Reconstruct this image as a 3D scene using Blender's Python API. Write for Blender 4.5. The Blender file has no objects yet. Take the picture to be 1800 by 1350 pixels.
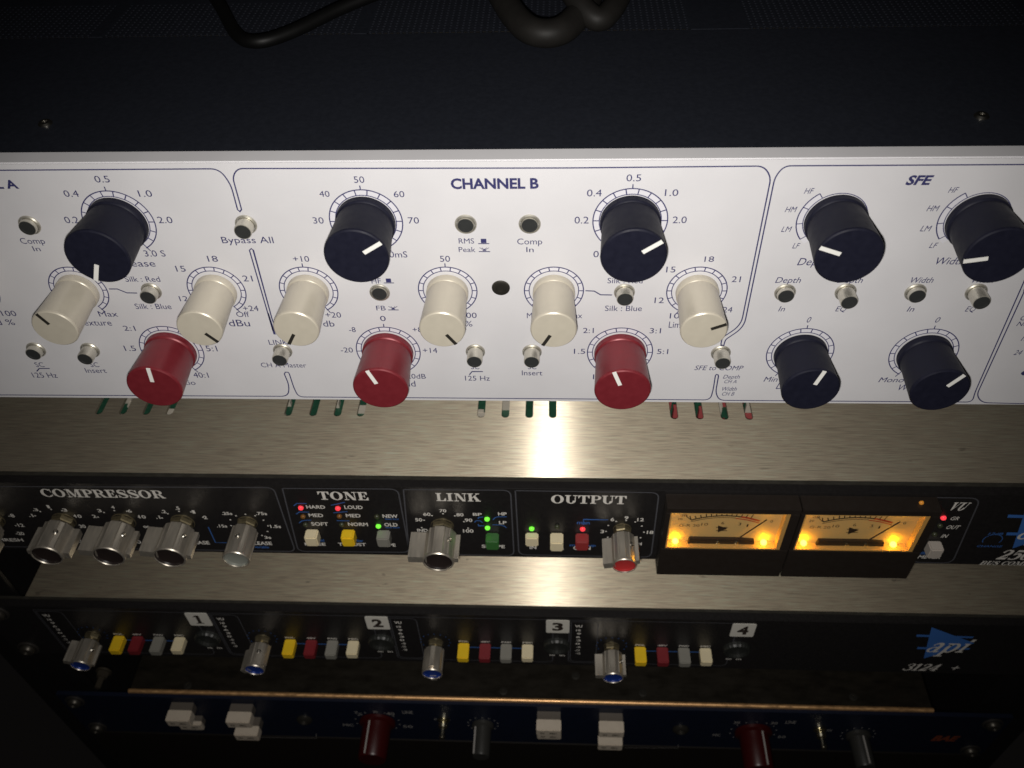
import bpy, bmesh, math, random
from mathutils import Vector, Matrix
random.seed(7)
S = bpy.context.scene
COL = S.collection
MM = 0.001                      # all numbers below are millimetres
# ---------------------------------------------------------------- camera
F_PX, CX, CY, CZ, YAW, PITCH, ROLL = [1512.438234, -2.7e-05, -190.750004, 111.612755, -0.068501, 0.787502, -0.042102]
cd = bpy.data.cameras.new('camera'); cam = bpy.data.objects.new('camera', cd); COL.objects.link(cam)
fw = Vector((math.sin(YAW)*math.cos(PITCH), math.cos(YAW)*math.cos(PITCH), -math.sin(PITCH)))
r0 = fw.cross(Vector((0, 0, 1))).normalized(); u0 = r0.cross(fw)
rt = r0*math.cos(ROLL)+u0*math.sin(ROLL); up = -r0*math.sin(ROLL)+u0*math.cos(ROLL)
m = Matrix((rt, up, -fw)).transposed().to_4x4(); m.translation = Vector((CX, CY, CZ))*MM
cam.matrix_world = m
cd.sensor_width = 36; cd.lens = F_PX/1800*36; cd.clip_start = 0.01; cd.clip_end = 20
cd.dof.use_dof = True; cd.dof.focus_distance = 0.255; cd.dof.aperture_fstop = 24
S.camera = cam
# ---------------------------------------------------------------- world and light (a dark room, one phone flash beside the lens)
w = bpy.data.worlds.new('World'); S.world = w; w.use_nodes = True
w.node_tree.nodes['Background'].inputs[0].default_value = (0.9, 0.8, 0.75, 1)
w.node_tree.nodes['Background'].inputs[1].default_value = 0.003
S.view_settings.view_transform = 'Standard'; S.view_settings.look = 'None'
S.view_settings.exposure = 0; S.view_settings.gamma = 1
fl = bpy.data.lights.new('flash', 'SPOT'); fo = bpy.data.objects.new('flash', fl); COL.objects.link(fo)
fl.energy = 2.95; fl.color = (1.0, 0.965, 0.915); fl.shadow_soft_size = 0.0024
fl.spot_size = math.radians(97); fl.spot_blend = 1.0
aim = (fw + up*0.04).normalized()
fpos = Vector((CX, CY, CZ)) - up*7 - rt*2.5 + fw*3
fo.matrix_world = Matrix.Translation(fpos*MM) @ aim.to_track_quat('-Z', 'Y').to_matrix().to_4x4()
S.cycles.max_bounces = 6; S.cycles.caustics_reflective = False; S.cycles.caustics_refractive = False
# ---------------------------------------------------------------- materials
MATS = {}
def mat(name, col, rough=0.5, metal=0.0, emit=None, es=0.0, noise=0.0, nscale=(300, 300, 300), bump=0.0, aniso=0.0, spec=0.5, rvar=0.0):
    if name in MATS: return MATS[name]
    mt = bpy.data.materials.new(name); mt.use_nodes = True; nt = mt.node_tree; b = nt.nodes['Principled BSDF']
    b.inputs['Base Color'].default_value = (*col, 1); b.inputs['Roughness'].default_value = rough
    b.inputs['Metallic'].default_value = metal; b.inputs['Specular IOR Level'].default_value = spec
    if aniso:
        b.inputs['Anisotropic'].default_value = aniso
        cx = nt.nodes.new('ShaderNodeCombineXYZ'); cx.inputs[0].default_value = 1
        nt.links.new(cx.outputs[0], b.inputs['Tangent'])
    if emit:
        b.inputs['Emission Color'].default_value = (*emit, 1); b.inputs['Emission Strength'].default_value = es
    if noise or bump or rvar:
        tc = nt.nodes.new('ShaderNodeTexCoord'); mp = nt.nodes.new('ShaderNodeMapping'); mp.inputs['Scale'].default_value = nscale
        nz = nt.nodes.new('ShaderNodeTexNoise'); nz.inputs['Scale'].default_value = 1; nz.inputs['Detail'].default_value = 4
        nt.links.new(tc.outputs['Object'], mp.inputs[0]); nt.links.new(mp.outputs[0], nz.inputs[0])
        if noise:
            mr = nt.nodes.new('ShaderNodeMapRange'); mr.inputs[1].default_value = .25; mr.inputs[2].default_value = .75
            mr.inputs[3].default_value = 1-noise; mr.inputs[4].default_value = 1+noise
            mx = nt.nodes.new('ShaderNodeVectorMath'); mx.operation = 'SCALE'; mx.inputs[0].default_value = col
            nt.links.new(nz.outputs[0], mr.inputs[0]); nt.links.new(mr.outputs[0], mx.inputs['Scale']); nt.links.new(mx.outputs[0], b.inputs['Base Color'])
        if rvar:
            mr = nt.nodes.new('ShaderNodeMapRange'); mr.inputs[1].default_value = .3; mr.inputs[2].default_value = .7
            mr.inputs[3].default_value = rough-rvar; mr.inputs[4].default_value = rough+rvar
            nt.links.new(nz.outputs[0], mr.inputs[0]); nt.links.new(mr.outputs[0], b.inputs['Roughness'])
        if bump:
            bp = nt.nodes.new('ShaderNodeBump'); bp.inputs['Strength'].default_value = bump; bp.inputs['Distance'].default_value = 0.0002
            nt.links.new(nz.outputs[0], bp.inputs['Height']); nt.links.new(bp.outputs[0], b.inputs['Normal'])
    MATS[name] = mt; return mt

def steel(name, col, speck, ra=.30):
    """brushed sheet: a sharp anisotropic lobe over a wide dull one, grain along x, sparse stains"""
    mt = bpy.data.materials.new(name); mt.use_nodes = True; nt = mt.node_tree; N = nt.nodes.new; L = nt.links.new
    b = nt.nodes['Principled BSDF']; out = nt.nodes['Material Output']
    tc = N('ShaderNodeTexCoord'); mp = N('ShaderNodeMapping'); mp.inputs['Scale'].default_value = (110, 4600, 1)
    nz = N('ShaderNodeTexNoise'); nz.inputs['Scale'].default_value = 1; nz.inputs['Detail'].default_value = 6
    L(tc.outputs['Object'], mp.inputs[0]); L(mp.outputs[0], nz.inputs[0])
    big = N('ShaderNodeTexNoise'); big.inputs['Scale'].default_value = 26; big.inputs['Detail'].default_value = 5; L(tc.outputs['Object'], big.inputs[0])
    mp2 = N('ShaderNodeMapping'); mp2.inputs['Scale'].default_value = (110, 300, 1); L(tc.outputs['Object'], mp2.inputs[0])
    sp = N('ShaderNodeTexNoise'); sp.inputs['Scale'].default_value = 1; sp.inputs['Detail'].default_value = 3; L(mp2.outputs[0], sp.inputs[0])
    def rng(src, a, b_, c, d):
        r = N('ShaderNodeMapRange'); r.inputs[1].default_value = a; r.inputs[2].default_value = b_; r.inputs[3].default_value = c; r.inputs[4].default_value = d
        L(src, r.inputs[0]); return r.outputs[0]
    def mul(a, b_):
        k = N('ShaderNodeMath'); k.operation = 'MULTIPLY'; L(a, k.inputs[0]); L(b_, k.inputs[1]); return k.outputs[0]
    f = mul(mul(rng(nz.outputs[0], .3, .7, .66, 1.30), rng(big.outputs[0], .3, .7, .93, 1.06)), rng(sp.outputs[0], .70, .80, 1, speck))
    cv = N('ShaderNodeVectorMath'); cv.operation = 'SCALE'; cv.inputs[0].default_value = col; L(f, cv.inputs['Scale'])
    tg = N('ShaderNodeCombineXYZ'); tg.inputs[1].default_value = 1
    wm = N('ShaderNodeMapping'); wm.inputs['Scale'].default_value = (500, 200000, 1); L(tc.outputs['Object'], wm.inputs[0])
    wn = N('ShaderNodeTexWhiteNoise'); L(wm.outputs[0], wn.inputs[0])          # the scratches: fine grooves that run along x
    sl = rng(wn.outputs[0], 0, 1, -1.05, 1.05); sv = N('ShaderNodeCombineXYZ'); L(sl, sv.inputs[1])
    ge = N('ShaderNodeNewGeometry'); ad = N('ShaderNodeVectorMath'); ad.operation = 'ADD'; L(ge.outputs['Normal'], ad.inputs[0]); L(sv.outputs[0], ad.inputs[1])
    bp = N('ShaderNodeVectorMath'); bp.operation = 'NORMALIZE'; L(ad.outputs[0], bp.inputs[0])
    L(cv.outputs[0], b.inputs['Base Color']); b.inputs['Metallic'].default_value = 1; b.inputs['Roughness'].default_value = ra
    b.inputs['Anisotropic'].default_value = 1.0; L(tg.outputs[0], b.inputs['Tangent']); L(bp.outputs[0], b.inputs['Normal'])
    d = N('ShaderNodeBsdfPrincipled'); L(cv.outputs[0], d.inputs['Base Color']); d.inputs['Metallic'].default_value = .9; d.inputs['Roughness'].default_value = .66; d.inputs['Anisotropic'].default_value = .6; L(tg.outputs[0], d.inputs['Tangent'])
    mx = N('ShaderNodeMixShader'); mx.inputs[0].default_value = .64; L(b.outputs[0], mx.inputs[1]); L(d.outputs[0], mx.inputs[2]); L(mx.outputs[0], out.inputs[0])
    MATS[name] = mt; return mt

def glass(name):
    mt = bpy.data.materials.new(name); mt.use_nodes = True; nt = mt.node_tree; nt.nodes.remove(nt.nodes['Principled BSDF'])
    t = nt.nodes.new('ShaderNodeBsdfTransparent'); t.inputs[0].default_value = (.97, .96, .93, 1)
    g = nt.nodes.new('ShaderNodeBsdfGlossy'); g.inputs['Roughness'].default_value = .03
    mx = nt.nodes.new('ShaderNodeMixShader'); mx.inputs[0].default_value = .05
    nt.links.new(t.outputs[0], mx.inputs[1]); nt.links.new(g.outputs[0], mx.inputs[2]); nt.links.new(mx.outputs[0], nt.nodes['Material Output'].inputs[0])
    MATS[name] = mt; return mt

PAINT = mat('silver_white_paint', (.685, .675, .695), .5, .0, noise=.03, nscale=(60, 60, 60), bump=.05, rvar=.06)
PEDGE = mat('panel_edge_paint', (.62, .60, .60), .5, 0, noise=.04, nscale=(90, 90, 90))
INK = mat('violet_blue_ink', (.035, .035, .13), .6)
RINGFILL = mat('pale_ring_ink', (.72, .71, .76), .6)
KBLACK = mat('black_anodised', (.011, .0115, .022), .52, .0, spec=.14, noise=.12, nscale=(500, 500, 500), rvar=.06)
KIVORY = mat('ivory_anodised', (.60, .55, .45), .36, .2, noise=.03, nscale=(400, 400, 400), rvar=.05)
KRED = mat('red_anodised', (.195, .020, .028), .40, .2, noise=.08, nscale=(500, 500, 500), rvar=.06)
PWHITE = mat('white_pointer_paint', (.85, .84, .80), .5)
PBLACK = mat('black_pointer_paint', (.02, .018, .015), .5)
NICKEL = mat('satin_nickel', (.66, .63, .55), .42, .8, rvar=.06, noise=.06, nscale=(700, 700, 700))
BTNFACE = mat('dark_button_face', (.04, .042, .042), .4, .2, rvar=.08, nscale=(900, 900, 900))
COVER = mat('black_cover_paint', (.017, .019, .026), .5, 0, noise=.12, nscale=(700, 700, 700), bump=.1, rvar=.05, spec=.12)
STEEL = steel('brushed_steel', (.96, .84, .66), .6)
STEEL2 = steel('stained_brushed_steel', (.96, .83, .64), .36, .36)
APANEL = mat('black_panel_satin', (.014, .0125, .0125), .47, 0, bump=.12, noise=.12, nscale=(900, 900, 900), rvar=.05)
AEDGE = mat('panel_edge_black', (.035, .032, .026), .5, 0, noise=.2, nscale=(300, 900, 900), rvar=.1)
ATEXT = mat('warm_white_ink', (.80, .76, .70), .6)
FRAMEINK = mat('grey_frame_ink', (.075, .075, .085), .6)
BLUEINK = mat('blue_ink', (.045, .14, .42), .6)
DARKBLUE = mat('deep_blue_ink', (.05, .17, .52), .6)
ALU = mat('brushed_aluminium', (.66, .60, .51), .38, .82, noise=.12, nscale=(900, 120, 900), rvar=.06, bump=.05)
BRASS = mat('tarnished_brass', (.30, .25, .15), .4, .8, noise=.2, nscale=(900, 900, 900))
BRASSBACK = mat('yellow_zinc', (.95, .55, .25), .42, .75, noise=.25, nscale=(300, 900, 900), rvar=.1)
DISH = mat('black_dish', (.02, .014, .013), .35)
DISHRED = mat('red_cap', (.40, .03, .03), .35)
DISHBLUE = mat('blue_cap', (.012, .04, .24), .3, .3)
DISHGREY = mat('grey_cap', (.26, .27, .24), .3, .2)
CREAM = mat('cream_plastic', (.76, .66, .44), .38, noise=.03, nscale=(300, 300, 300))
YELLOW = mat('yellow_plastic', (.86, .56, .02), .38, noise=.04, nscale=(300, 300, 300))
GREY = mat('grey_plastic', (.24, .23, .20), .42)
REDP = mat('dark_red_plastic', (.20, .02, .025), .35)
REDG = mat('glowing_red_plastic', (.20, .03, .03), .35, emit=(.8, .05, .04), es=.05)
GREENP = mat('smoky_green_plastic', (.035, .10, .03), .25, emit=(.1, .6, .1), es=.03)
WHITEP = mat('pale_grey_plastic', (.48, .43, .38), .42)
LRED = mat('lit_red_lamp', (.6, .02, .02), .3, emit=(1, .055, .075), es=.95)
LGREEN = mat('lit_green_lamp', (.1, .6, .05), .3, emit=(.20, 1, .045), es=.95)
LAMB = mat('unlit_amber_lamp', (.20, .09, .02), .3)
LDIM = mat('unlit_clear_lamp', (.05, .055, .03), .3)
BEZEL = mat('black_bezel_plastic', (.020, .015, .012), .45, rvar=.06, bump=.06, nscale=(500, 500, 500))
WALL = mat('amber_lit_clear_plastic', (.5, .32, .12), .2, 0, emit=(1, .45, .08), es=.07)  # faint amber emission stands in for lamp light caught by the clear plastic
DIAL = mat('backlit_dial', (.56, .43, .21), .6, emit=(1, .42, .05), es=.07)
BULB = mat('amber_bulb', (1, .7, .2), .3, emit=(1, .62, .06), es=6)
DIALINK = mat('dial_black_ink', (.03, .02, .015), .6)
DIALRED = mat('dial_red_ink', (.5, .05, .02), .6)
GLASS = glass('window_glass')
PCB = mat('green_circuit_board', (.022, .085, .05), .35, noise=.3, nscale=(500, 500, 500))
COMP = mat('pale_component', (.55, .5, .42), .4)
COMPR = mat('red_component', (.4, .08, .08), .4)
CHASSIS = mat('dark_chassis', (.02, .018, .015), .6)
BCOVER = mat('brown_black_cover', (.012, .0095, .006), .55, spec=.25, noise=.35, nscale=(120, 260, 120), bump=.2, rvar=.1)
BPANEL = mat('deep_blue_paint', (.004, .008, .024), .5, noise=.15, nscale=(400, 400, 400), bump=.1)
BTEXT = mat('dim_white_ink', (.36, .34, .32), .6)
BORANGE = mat('orange_ink', (.28, .06, .02), .6)
BCAP = mat('aged_white_plastic', (.66, .57, .46), .45, noise=.05, nscale=(300, 300, 300))
BSTEM = mat('translucent_grey_stem', (.14, .12, .10), .4)
BRED = mat('dark_red_knob', (.045, .003, .003), .35)
BGREY = mat('dark_grey_knob', (.035, .034, .031), .4)
CHROME = mat('chrome', (.8, .74, .56), .24, 1)
SCREW = mat('blackened_screw', (.07, .065, .055), .35, .7)
SCREWB = mat('bright_screw', (.4, .38, .34), .3, 1)
RAIL = mat('black_rail_paint', (.006, .005, .005), .6, noise=.3, nscale=(300, 300, 300))
RUBBER = mat('black_cable_rubber', (.003, .003, .003), .5, spec=.2, noise=.2, nscale=(200, 200, 200))
RUBBERG = mat('grey_cable_sleeve', (.012, .011, .010), .55, spec=.2, noise=.2, nscale=(200, 200, 200))
HOLE = mat('hole_lining', (.07, .06, .045), .6)
BADGE = mat('badge_white', (.72, .69, .62), .55)

# ---------------------------------------------------------------- mesh helpers
class Buf:
    def __init__(s): s.v = []; s.f = []; s.k = 0
    def add(s, vs, fs):
        n = len(s.v); s.v += [tuple(p) for p in vs]; s.f += [tuple(i+n for i in f) for f in fs]; return s
    def box(s, x0, x1, y0, y1, z0, z1):
        return s.add([(x, y, z) for x in (x0, x1) for y in (y0, y1) for z in (z0, z1)],
                     [(0, 1, 3, 2), (4, 6, 7, 5), (0, 4, 5, 1), (2, 3, 7, 6), (0, 2, 6, 4), (1, 5, 7, 3)])
    def lathe(s, prof, n=48, c=(0, 0, 0), axis='y', ang0=0.0):
        """prof: (radius, height) pairs along -y (or +z)"""
        rings = []; vs = []; fs = []
        for r, h in prof:
            if r < 1e-6: rings.append([len(vs)]); vs.append((0, 0, h))
            else:
                rings.append(list(range(len(vs), len(vs)+n)))
                vs += [(r*math.cos(ang0+2*math.pi*i/n), r*math.sin(ang0+2*math.pi*i/n), h) for i in range(n)]
        for a, b in zip(rings, rings[1:]):
            for i in range(n):
                j = (i+1) % n
                if len(a) == 1 and len(b) == 1: continue
                if len(a) == 1: fs.append((a[0], b[i], b[j]))
                elif len(b) == 1: fs.append((a[i], a[j], b[0]))
                else: fs.append((a[i], a[j], b[j], b[i]))
        if axis == 'y': vs = [(x+c[0], h+c[1], z+c[2]) for x, z, h in vs]
        elif axis == 'z': vs = [(x+c[0], y+c[1], h+c[2]) for x, y, h in vs]
        return s.add(vs, fs)
    def prism(s, pts, y0, y1):
        n = len(pts); vs = [(x, y0, z) for x, z in pts]+[(x, y1, z) for x, z in pts]
        fs = [tuple(range(n)), tuple(range(2*n-1, n-1, -1))]+[(i, (i+1) % n, n+(i+1) % n, n+i) for i in range(n)]
        return s.add(vs, fs)
    def flat(s, pts, y=0.0):
        s.k += 1; yy = y-0.004*(s.k % 12); n = len(pts); return s.add([(x, yy, z) for x, z in pts], [tuple(range(n))])
    def strip(s, pts, w, y=0.0, ws=None):
        """flat ribbon along pts in the x-z plane"""
        s.k += 1; y = y-0.004*(s.k % 12); vs = []; n = len(pts)
        for i, p in enumerate(pts):
            a = pts[max(0, i-1)]; b = pts[min(n-1, i+1)]; dx, dz = b[0]-a[0], b[1]-a[1]; l = math.hypot(dx, dz) or 1
            h = (ws[i] if ws else w)/2
            if 0 < i < n-1:
                d1 = (p[0]-a[0], p[1]-a[1]); l1 = math.hypot(*d1) or 1; cs = abs((d1[0]*dx+d1[1]*dz)/(l1*l)); h /= max(.5, cs)
            vs += [(p[0]-dz/l*h, y, p[1]+dx/l*h), (p[0]+dz/l*h, y, p[1]-dx/l*h)]
        return s.add(vs, [(2*i, 2*i+1, 2*i+3, 2*i+2) for i in range(n-1)])
    def arc(s, c, r, a0, a1, w, y=0.0, n=None):
        """angles in degrees clockwise from up"""
        n = n or max(6, int(abs(a1-a0)/6)); return s.strip([(c[0]+r*math.sin(math.radians(a0+(a1-a0)*i/n)), c[1]+r*math.cos(math.radians(a0+(a1-a0)*i/n))) for i in range(n+1)], w, y)
    def tube(s, pts, r, n=10):
        pts = [Vector(p) for p in pts]; vs = []; m_ = len(pts)
        for i, p in enumerate(pts):
            t = (pts[min(m_-1, i+1)]-pts[max(0, i-1)]).normalized(); u = t.cross(Vector((0, 0, 1)))
            if u.length < .01: u = t.cross(Vector((0, 1, 0)))
            u.normalize(); v = t.cross(u); rr = r[i] if isinstance(r, (list, tuple)) else r
            vs += [p+u*rr*math.cos(2*math.pi*k/n)+v*rr*math.sin(2*math.pi*k/n) for k in range(n)]
        fs = [(i*n+k, i*n+(k+1) % n, (i+1)*n+(k+1) % n, (i+1)*n+k) for i in range(m_-1) for k in range(n)]
        fs += [tuple(range(n)), tuple(range((m_-1)*n, m_*n))]
        return s.add(vs, fs)
    def mesh(s, name, material, bevel=0, smooth=35, seg=2, org=(0, 0, 0), fixn=True):
        me = bpy.data.meshes.new(name); me.from_pydata([((x-org[0])*MM, (y-org[1])*MM, (z-org[2])*MM) for x, y, z in s.v], [], s.f)
        if fixn or bevel:
            bm = bmesh.new(); bm.from_mesh(me)
            if fixn: bmesh.ops.recalc_face_normals(bm, faces=bm.faces)
            if bevel:
                es = [e for e in bm.edges if e.is_manifold and e.calc_face_angle(0) > .6]
                bmesh.ops.bevel(bm, geom=es, offset=bevel*MM, segments=seg, affect='EDGES', clamp_overlap=True)
            bm.to_mesh(me); bm.free()
        me.materials.append(material)
        if smooth:
            me.polygons.foreach_set('use_smooth', [True]*len(me.polygons)); me.set_sharp_from_angle(angle=math.radians(smooth))
        return me

def thing(name, label, cat, loc, group=None):
    o = bpy.data.objects.new(name, None); COL.objects.link(o); o.empty_display_size = .02
    o.location = Vector(loc)*MM; o['label'] = label; o['category'] = cat
    if group: o['group'] = group
    return o
def wloc(o):
    v = Vector(o.location)
    while o.parent: o = o.parent; v = v+Vector(o.location)
    return v
def put(name, me, parent, at=(0, 0, 0), label=None):
    """link a mesh whose origin stands at the world point `at` (mm)"""
    o = bpy.data.objects.new(name, me); COL.objects.link(o)
    if parent: o.parent = parent; o.location = Vector(at)*MM-wloc(parent)
    else: o.location = Vector(at)*MM
    if label: o['label'] = label
    return o
def part(name, buf, material, parent, label=None, bevel=0, smooth=35, seg=2, fixn=True):
    xs = [p[0] for p in buf.v]; ys = [p[1] for p in buf.v]; zs = [p[2] for p in buf.v]
    c = ((min(xs)+max(xs))/2, (min(ys)+max(ys))/2, (min(zs)+max(zs))/2)
    return put(name, buf.mesh(name, material, bevel, smooth, seg, c, fixn), parent, c, label)

# ---------------------------------------------------------------- lettering
_tc = {}
def glyphs(s, offset):
    k = (s, offset)
    if k not in _tc:
        cu = bpy.data.curves.new('t', 'FONT'); cu.body = s; cu.size = 1; cu.offset = offset; cu.resolution_u = 3
        ob = bpy.data.objects.new('t', cu); COL.objects.link(ob); dg = bpy.context.evaluated_depsgraph_get(); dg.update()
        me = bpy.data.meshes.new_from_object(ob.evaluated_get(dg)); vs = [(v.co.x, v.co.y) for v in me.vertices]; fs = [tuple(p.vertices) for p in me.polygons]
        bpy.data.objects.remove(ob); bpy.data.meshes.remove(me); bpy.data.curves.remove(cu)
        _tc[k] = (vs, fs)
    return _tc[k]
DESC = set('gpqyQ,')
def fit(buf, vs, fs, box, y, shear=0, desc=False):
    x0, x1, z0, z1 = box
    ax = min(v[0] for v in vs); bx = max(v[0] for v in vs); az = min(v[1] for v in vs); bz = max(v[1] for v in vs)
    if desc: az = 0.0
    sx = (x1-x0)/(bx-ax); sz = (z1-z0)/((bz-az) or 1)
    if shear: sx = (x1-x0-shear*(z1-z0))/(bx-ax)
    buf.add([(x0+(v[0]-ax)*sx+shear*(v[1]-az)*sz, y, z0+(v[1]-az)*sz) for v in vs], fs)
def text(buf, s, box, bold=0.0, italic=0, y=-.05):
    vs, fs = glyphs(s, bold); fit(buf, vs, fs, box, y, .22 if italic else 0, any(c in DESC for c in s))
def cr(pts, n=8):
    """Catmull-Rom through (x, z, width) triples"""
    out = []
    for i in range(len(pts)-1):
        p = [pts[max(0, i-1)], pts[i], pts[i+1], pts[min(len(pts)-1, i+2)]]
        for j in range(n):
            t = j/n; out.append(tuple(.5*((2*b)+(-a+c)*t+(2*a-5*b+4*c-d)*t*t+(-a+3*b-3*c+d)*t**3) for a, b, c, d in zip(*p)))
    out.append(pts[-1]); return out
def serif_glyph(ch):
    """(polygons, advance) of a wide heavy slab letter, cap height 1"""
    P = []; T = .27; h = .09
    def R(x0, x1, z0, z1): P.append([(x0, z0), (x1, z0), (x1, z1), (x0, z1)])
    def ring(cx, cz, rx, rz, tw, tz, a0=0, a1=360):
        n = max(6, int((a1-a0)/15))
        for i in range(n):
            a, b = math.radians(a0+(a1-a0)*i/n), math.radians(a0+(a1-a0)*(i+1)/n)
            P.append([(cx+rx*math.cos(a), cz+rz*math.sin(a)), (cx+rx*math.cos(b), cz+rz*math.sin(b)), (cx+(rx-tw)*math.cos(b), cz+(rz-tz)*math.sin(b)), (cx+(rx-tw)*math.cos(a), cz+(rz-tz)*math.sin(a))])
    def stroke(pts):
        q = cr(pts)
        L = []; Rr = []
        for i, p in enumerate(q):
            a = q[max(0, i-1)]; b = q[min(len(q)-1, i+1)]; dx, dz = b[0]-a[0], b[1]-a[1]; l = math.hypot(dx, dz) or 1
            L.append((p[0]-dz/l*p[2]/2, p[1]+dx/l*p[2]/2)); Rr.append((p[0]+dz/l*p[2]/2, p[1]-dx/l*p[2]/2))
        for i in range(len(q)-1): P.append([L[i], L[i+1], Rr[i+1], Rr[i]])
    if ch == 'I': R(.15, .15+T, 0, 1); R(0, .57, 0, h); R(0, .57, 1-h, 1); return P, .68
    if ch == 'L': R(.12, .12+T, 0, 1); R(0, .52, 1-h, 1); R(0, .9, 0, h); P.append([(.9, 0), (.9, .38), (.84, .38), (.66, h), (.66, 0)]); return P, .98
    if ch == 'T':
        R(.36, .36+T, 0, 1); R(.2, .79, 0, h); R(0, .99, 1-h, 1); P.append([(0, 1), (0, .64), (.06, .64), (.2, 1-h), (.2, 1)]); P.append([(.99, 1), (.99, .64), (.93, .64), (.79, 1-h), (.79, 1)]); return P, 1.06
    if ch == 'E':
        R(.12, .12+T, 0, 1); R(0, .88, 0, h); R(0, .84, 1-h, 1); R(.39, .62, .46, .54); R(.58, .66, .33, .67)
        P.append([(.92, 0), (.92, .36), (.86, .36), (.68, h), (.68, 0)]); P.append([(.86, 1), (.86, .66), (.8, .66), (.64, 1-h), (.64, 1)]); return P, 1.0
    if ch == 'N':
        R(.16, .24, 0, 1); R(0, .4, 0, h); R(.02, .3, 1-h, 1); P.append([(.1, 1), (.42, 1), (1.0, .02), (1.0, 0), (.74, 0)]); R(.92, 1.0, 0, 1); R(.74, 1.16, 1-h, 1); return P, 1.22
    if ch == 'M':
        R(.16, .24, 0, 1); R(0, .4, 0, h); R(0, .3, 1-h, 1); P.append([(.12, 1), (.44, 1), (.74, .2), (.62, 0)]); P.append([(.62, 0), (.72, 0), (1.08, 1), (.98, 1)])
        R(1.0, 1.0+T, 0, 1); R(.86, 1.42, 0, h); R(1.1, 1.42, 1-h, 1); return P, 1.5
    if ch in 'PRB':
        R(.12, .12+T, 0, 1); R(0, .52, 0, h); R(0, .6, 1-h, 1); R(.39, .6, .44, .52)
        ring(.55, .72, .4, .28, .26, .09, -90, 90)
        if ch == 'P': return P, 1.0
        if ch == 'R': P.append([(.5, .46), (.72, .5), (1.0, .1), (1.0, 0), (.78, 0)]); R(.84, 1.12, 0, h); return P, 1.16
        R(.39, .6, 0, h); ring(.57, .26, .45, .26, .27, .09, -90, 90); return P, 1.08
    if ch in 'O0': rx = .56 if ch == 'O' else .42; ring(rx, .5, rx, .52, .29 if ch == 'O' else .25, .08); return P, rx*2+.1
    if ch == 'C': ring(.56, .5, .56, .52, .29, .08, 42, 318); R(.92, .99, .6, 1.0); R(.9, 1.0, .2, .3); return P, 1.08
    if ch == 'S':
        stroke([(.82, .74, .07), (.66, .93, .08), (.42, .97, .1), (.2, .86, .2), (.24, .66, .27), (.5, .52, .3), (.76, .36, .27), (.8, .16, .2), (.56, .03, .1), (.3, .06, .08), (.12, .28, .07)])
        R(.78, .85, .64, 1.0); R(.08, .15, 0, .36); return P, .98
    if ch == 'U':
        R(.12, .12+T, .3, 1); R(0, .52, 1-h, 1); ring(.54, .34, .42, .36, .27, .09, 180, 360); R(.86, .94, .32, 1); R(.7, 1.1, 1-h, 1); return P, 1.16
    if ch == 'K':
        R(.12, .12+T, 0, 1); R(0, .52, 0, h); R(0, .52, 1-h, 1); P.append([(.39, .36), (.39, .48), (.86, .95), (.95, .95)]); R(.72, 1.08, 1-h, 1)
        P.append([(.5, .58), (.7, .72), (1.1, .06), (1.1, 0), (.8, 0)]); R(.7, 1.18, 0, h); return P, 1.22
    if ch == 'V':
        P.append([(.1, 1), (.42, 1), (.66, .22), (.54, 0)]); P.append([(.54, 0), (.62, 0), (.98, 1), (.9, 1)]); R(0, .54, 1-h, 1); R(.76, 1.12, 1-h, 1); return P, 1.16
    if ch == '1': R(.2, .2+T, 0, 1); R(.04, .64, 0, h); P.append([(.0, .78), (.0, .86), (.2, 1), (.3, 1), (.3, .84)]); return P, .74
    if ch == '2':
        stroke([(.1, .7, .2), (.2, .92, .1), (.45, .96, .1), (.7, .82, .24), (.66, .58, .26), (.36, .32, .16), (.08, .08, .09)]); P.append([(.04, 0), (.8, 0), (.84, .3), (.78, .3), (.7, .2), (.2, .2), (.04, .08)]); return P, .94
    if ch == '3':
        stroke([(.1, .72, .18), (.22, .93, .09), (.46, .96, .09), (.66, .82, .22), (.58, .6, .16), (.34, .52, .08)]); stroke([(.34, .52, .08), (.62, .46, .18), (.74, .26, .26), (.6, .06, .12), (.34, .03, .09), (.1, .1, .12), (.06, .24, .16)]); return P, .9
    if ch == '4': R(.5, .5+T-.02, 0, 1); P.append([(0, .24), (0, .34), (.52, 1), (.6, .9), (.16, .34), (.16, .24)]); R(.0, .92, .24, .34); R(.36, .9, 0, h); return P, 1.0
    if ch == '5':
        P.append([(.16, 1), (.8, 1), (.86, .8), (.2, .8)]); R(.16, .24, .46, 1); stroke([(.2, .5, .08), (.46, .62, .12), (.72, .48, .24), (.74, .24, .26), (.56, .05, .12), (.3, .03, .09), (.08, .12, .16)]); return P, .92
    if ch == 'a':
        stroke([(.12, .5, .1), (.3, .66, .09), (.55, .58, .2), (.58, .36, .22), (.58, .1, .22), (.72, .02, .1), (.84, .08, .05)]); ring(.34, .19, .3, .21, .15, .06); return P, .86
    if ch == 'p':
        R(.14, .14+.2, -.34, .68); R(0, .5, -.34, -.27); R(0, .3, .61, .68); ring(.5, .33, .4, .36, .22, .08); return P, .98
    if ch == 'i': R(.12, .32, 0, .68); R(0, .46, 0, .08); R(0, .3, .61, .68); R(.11, .33, .82, 1.0); return P, .54
    if ch == '+': R(.3, .44, .1, .7); R(.02, .72, .34, .46); return P, .8
    return [], .5
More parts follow.
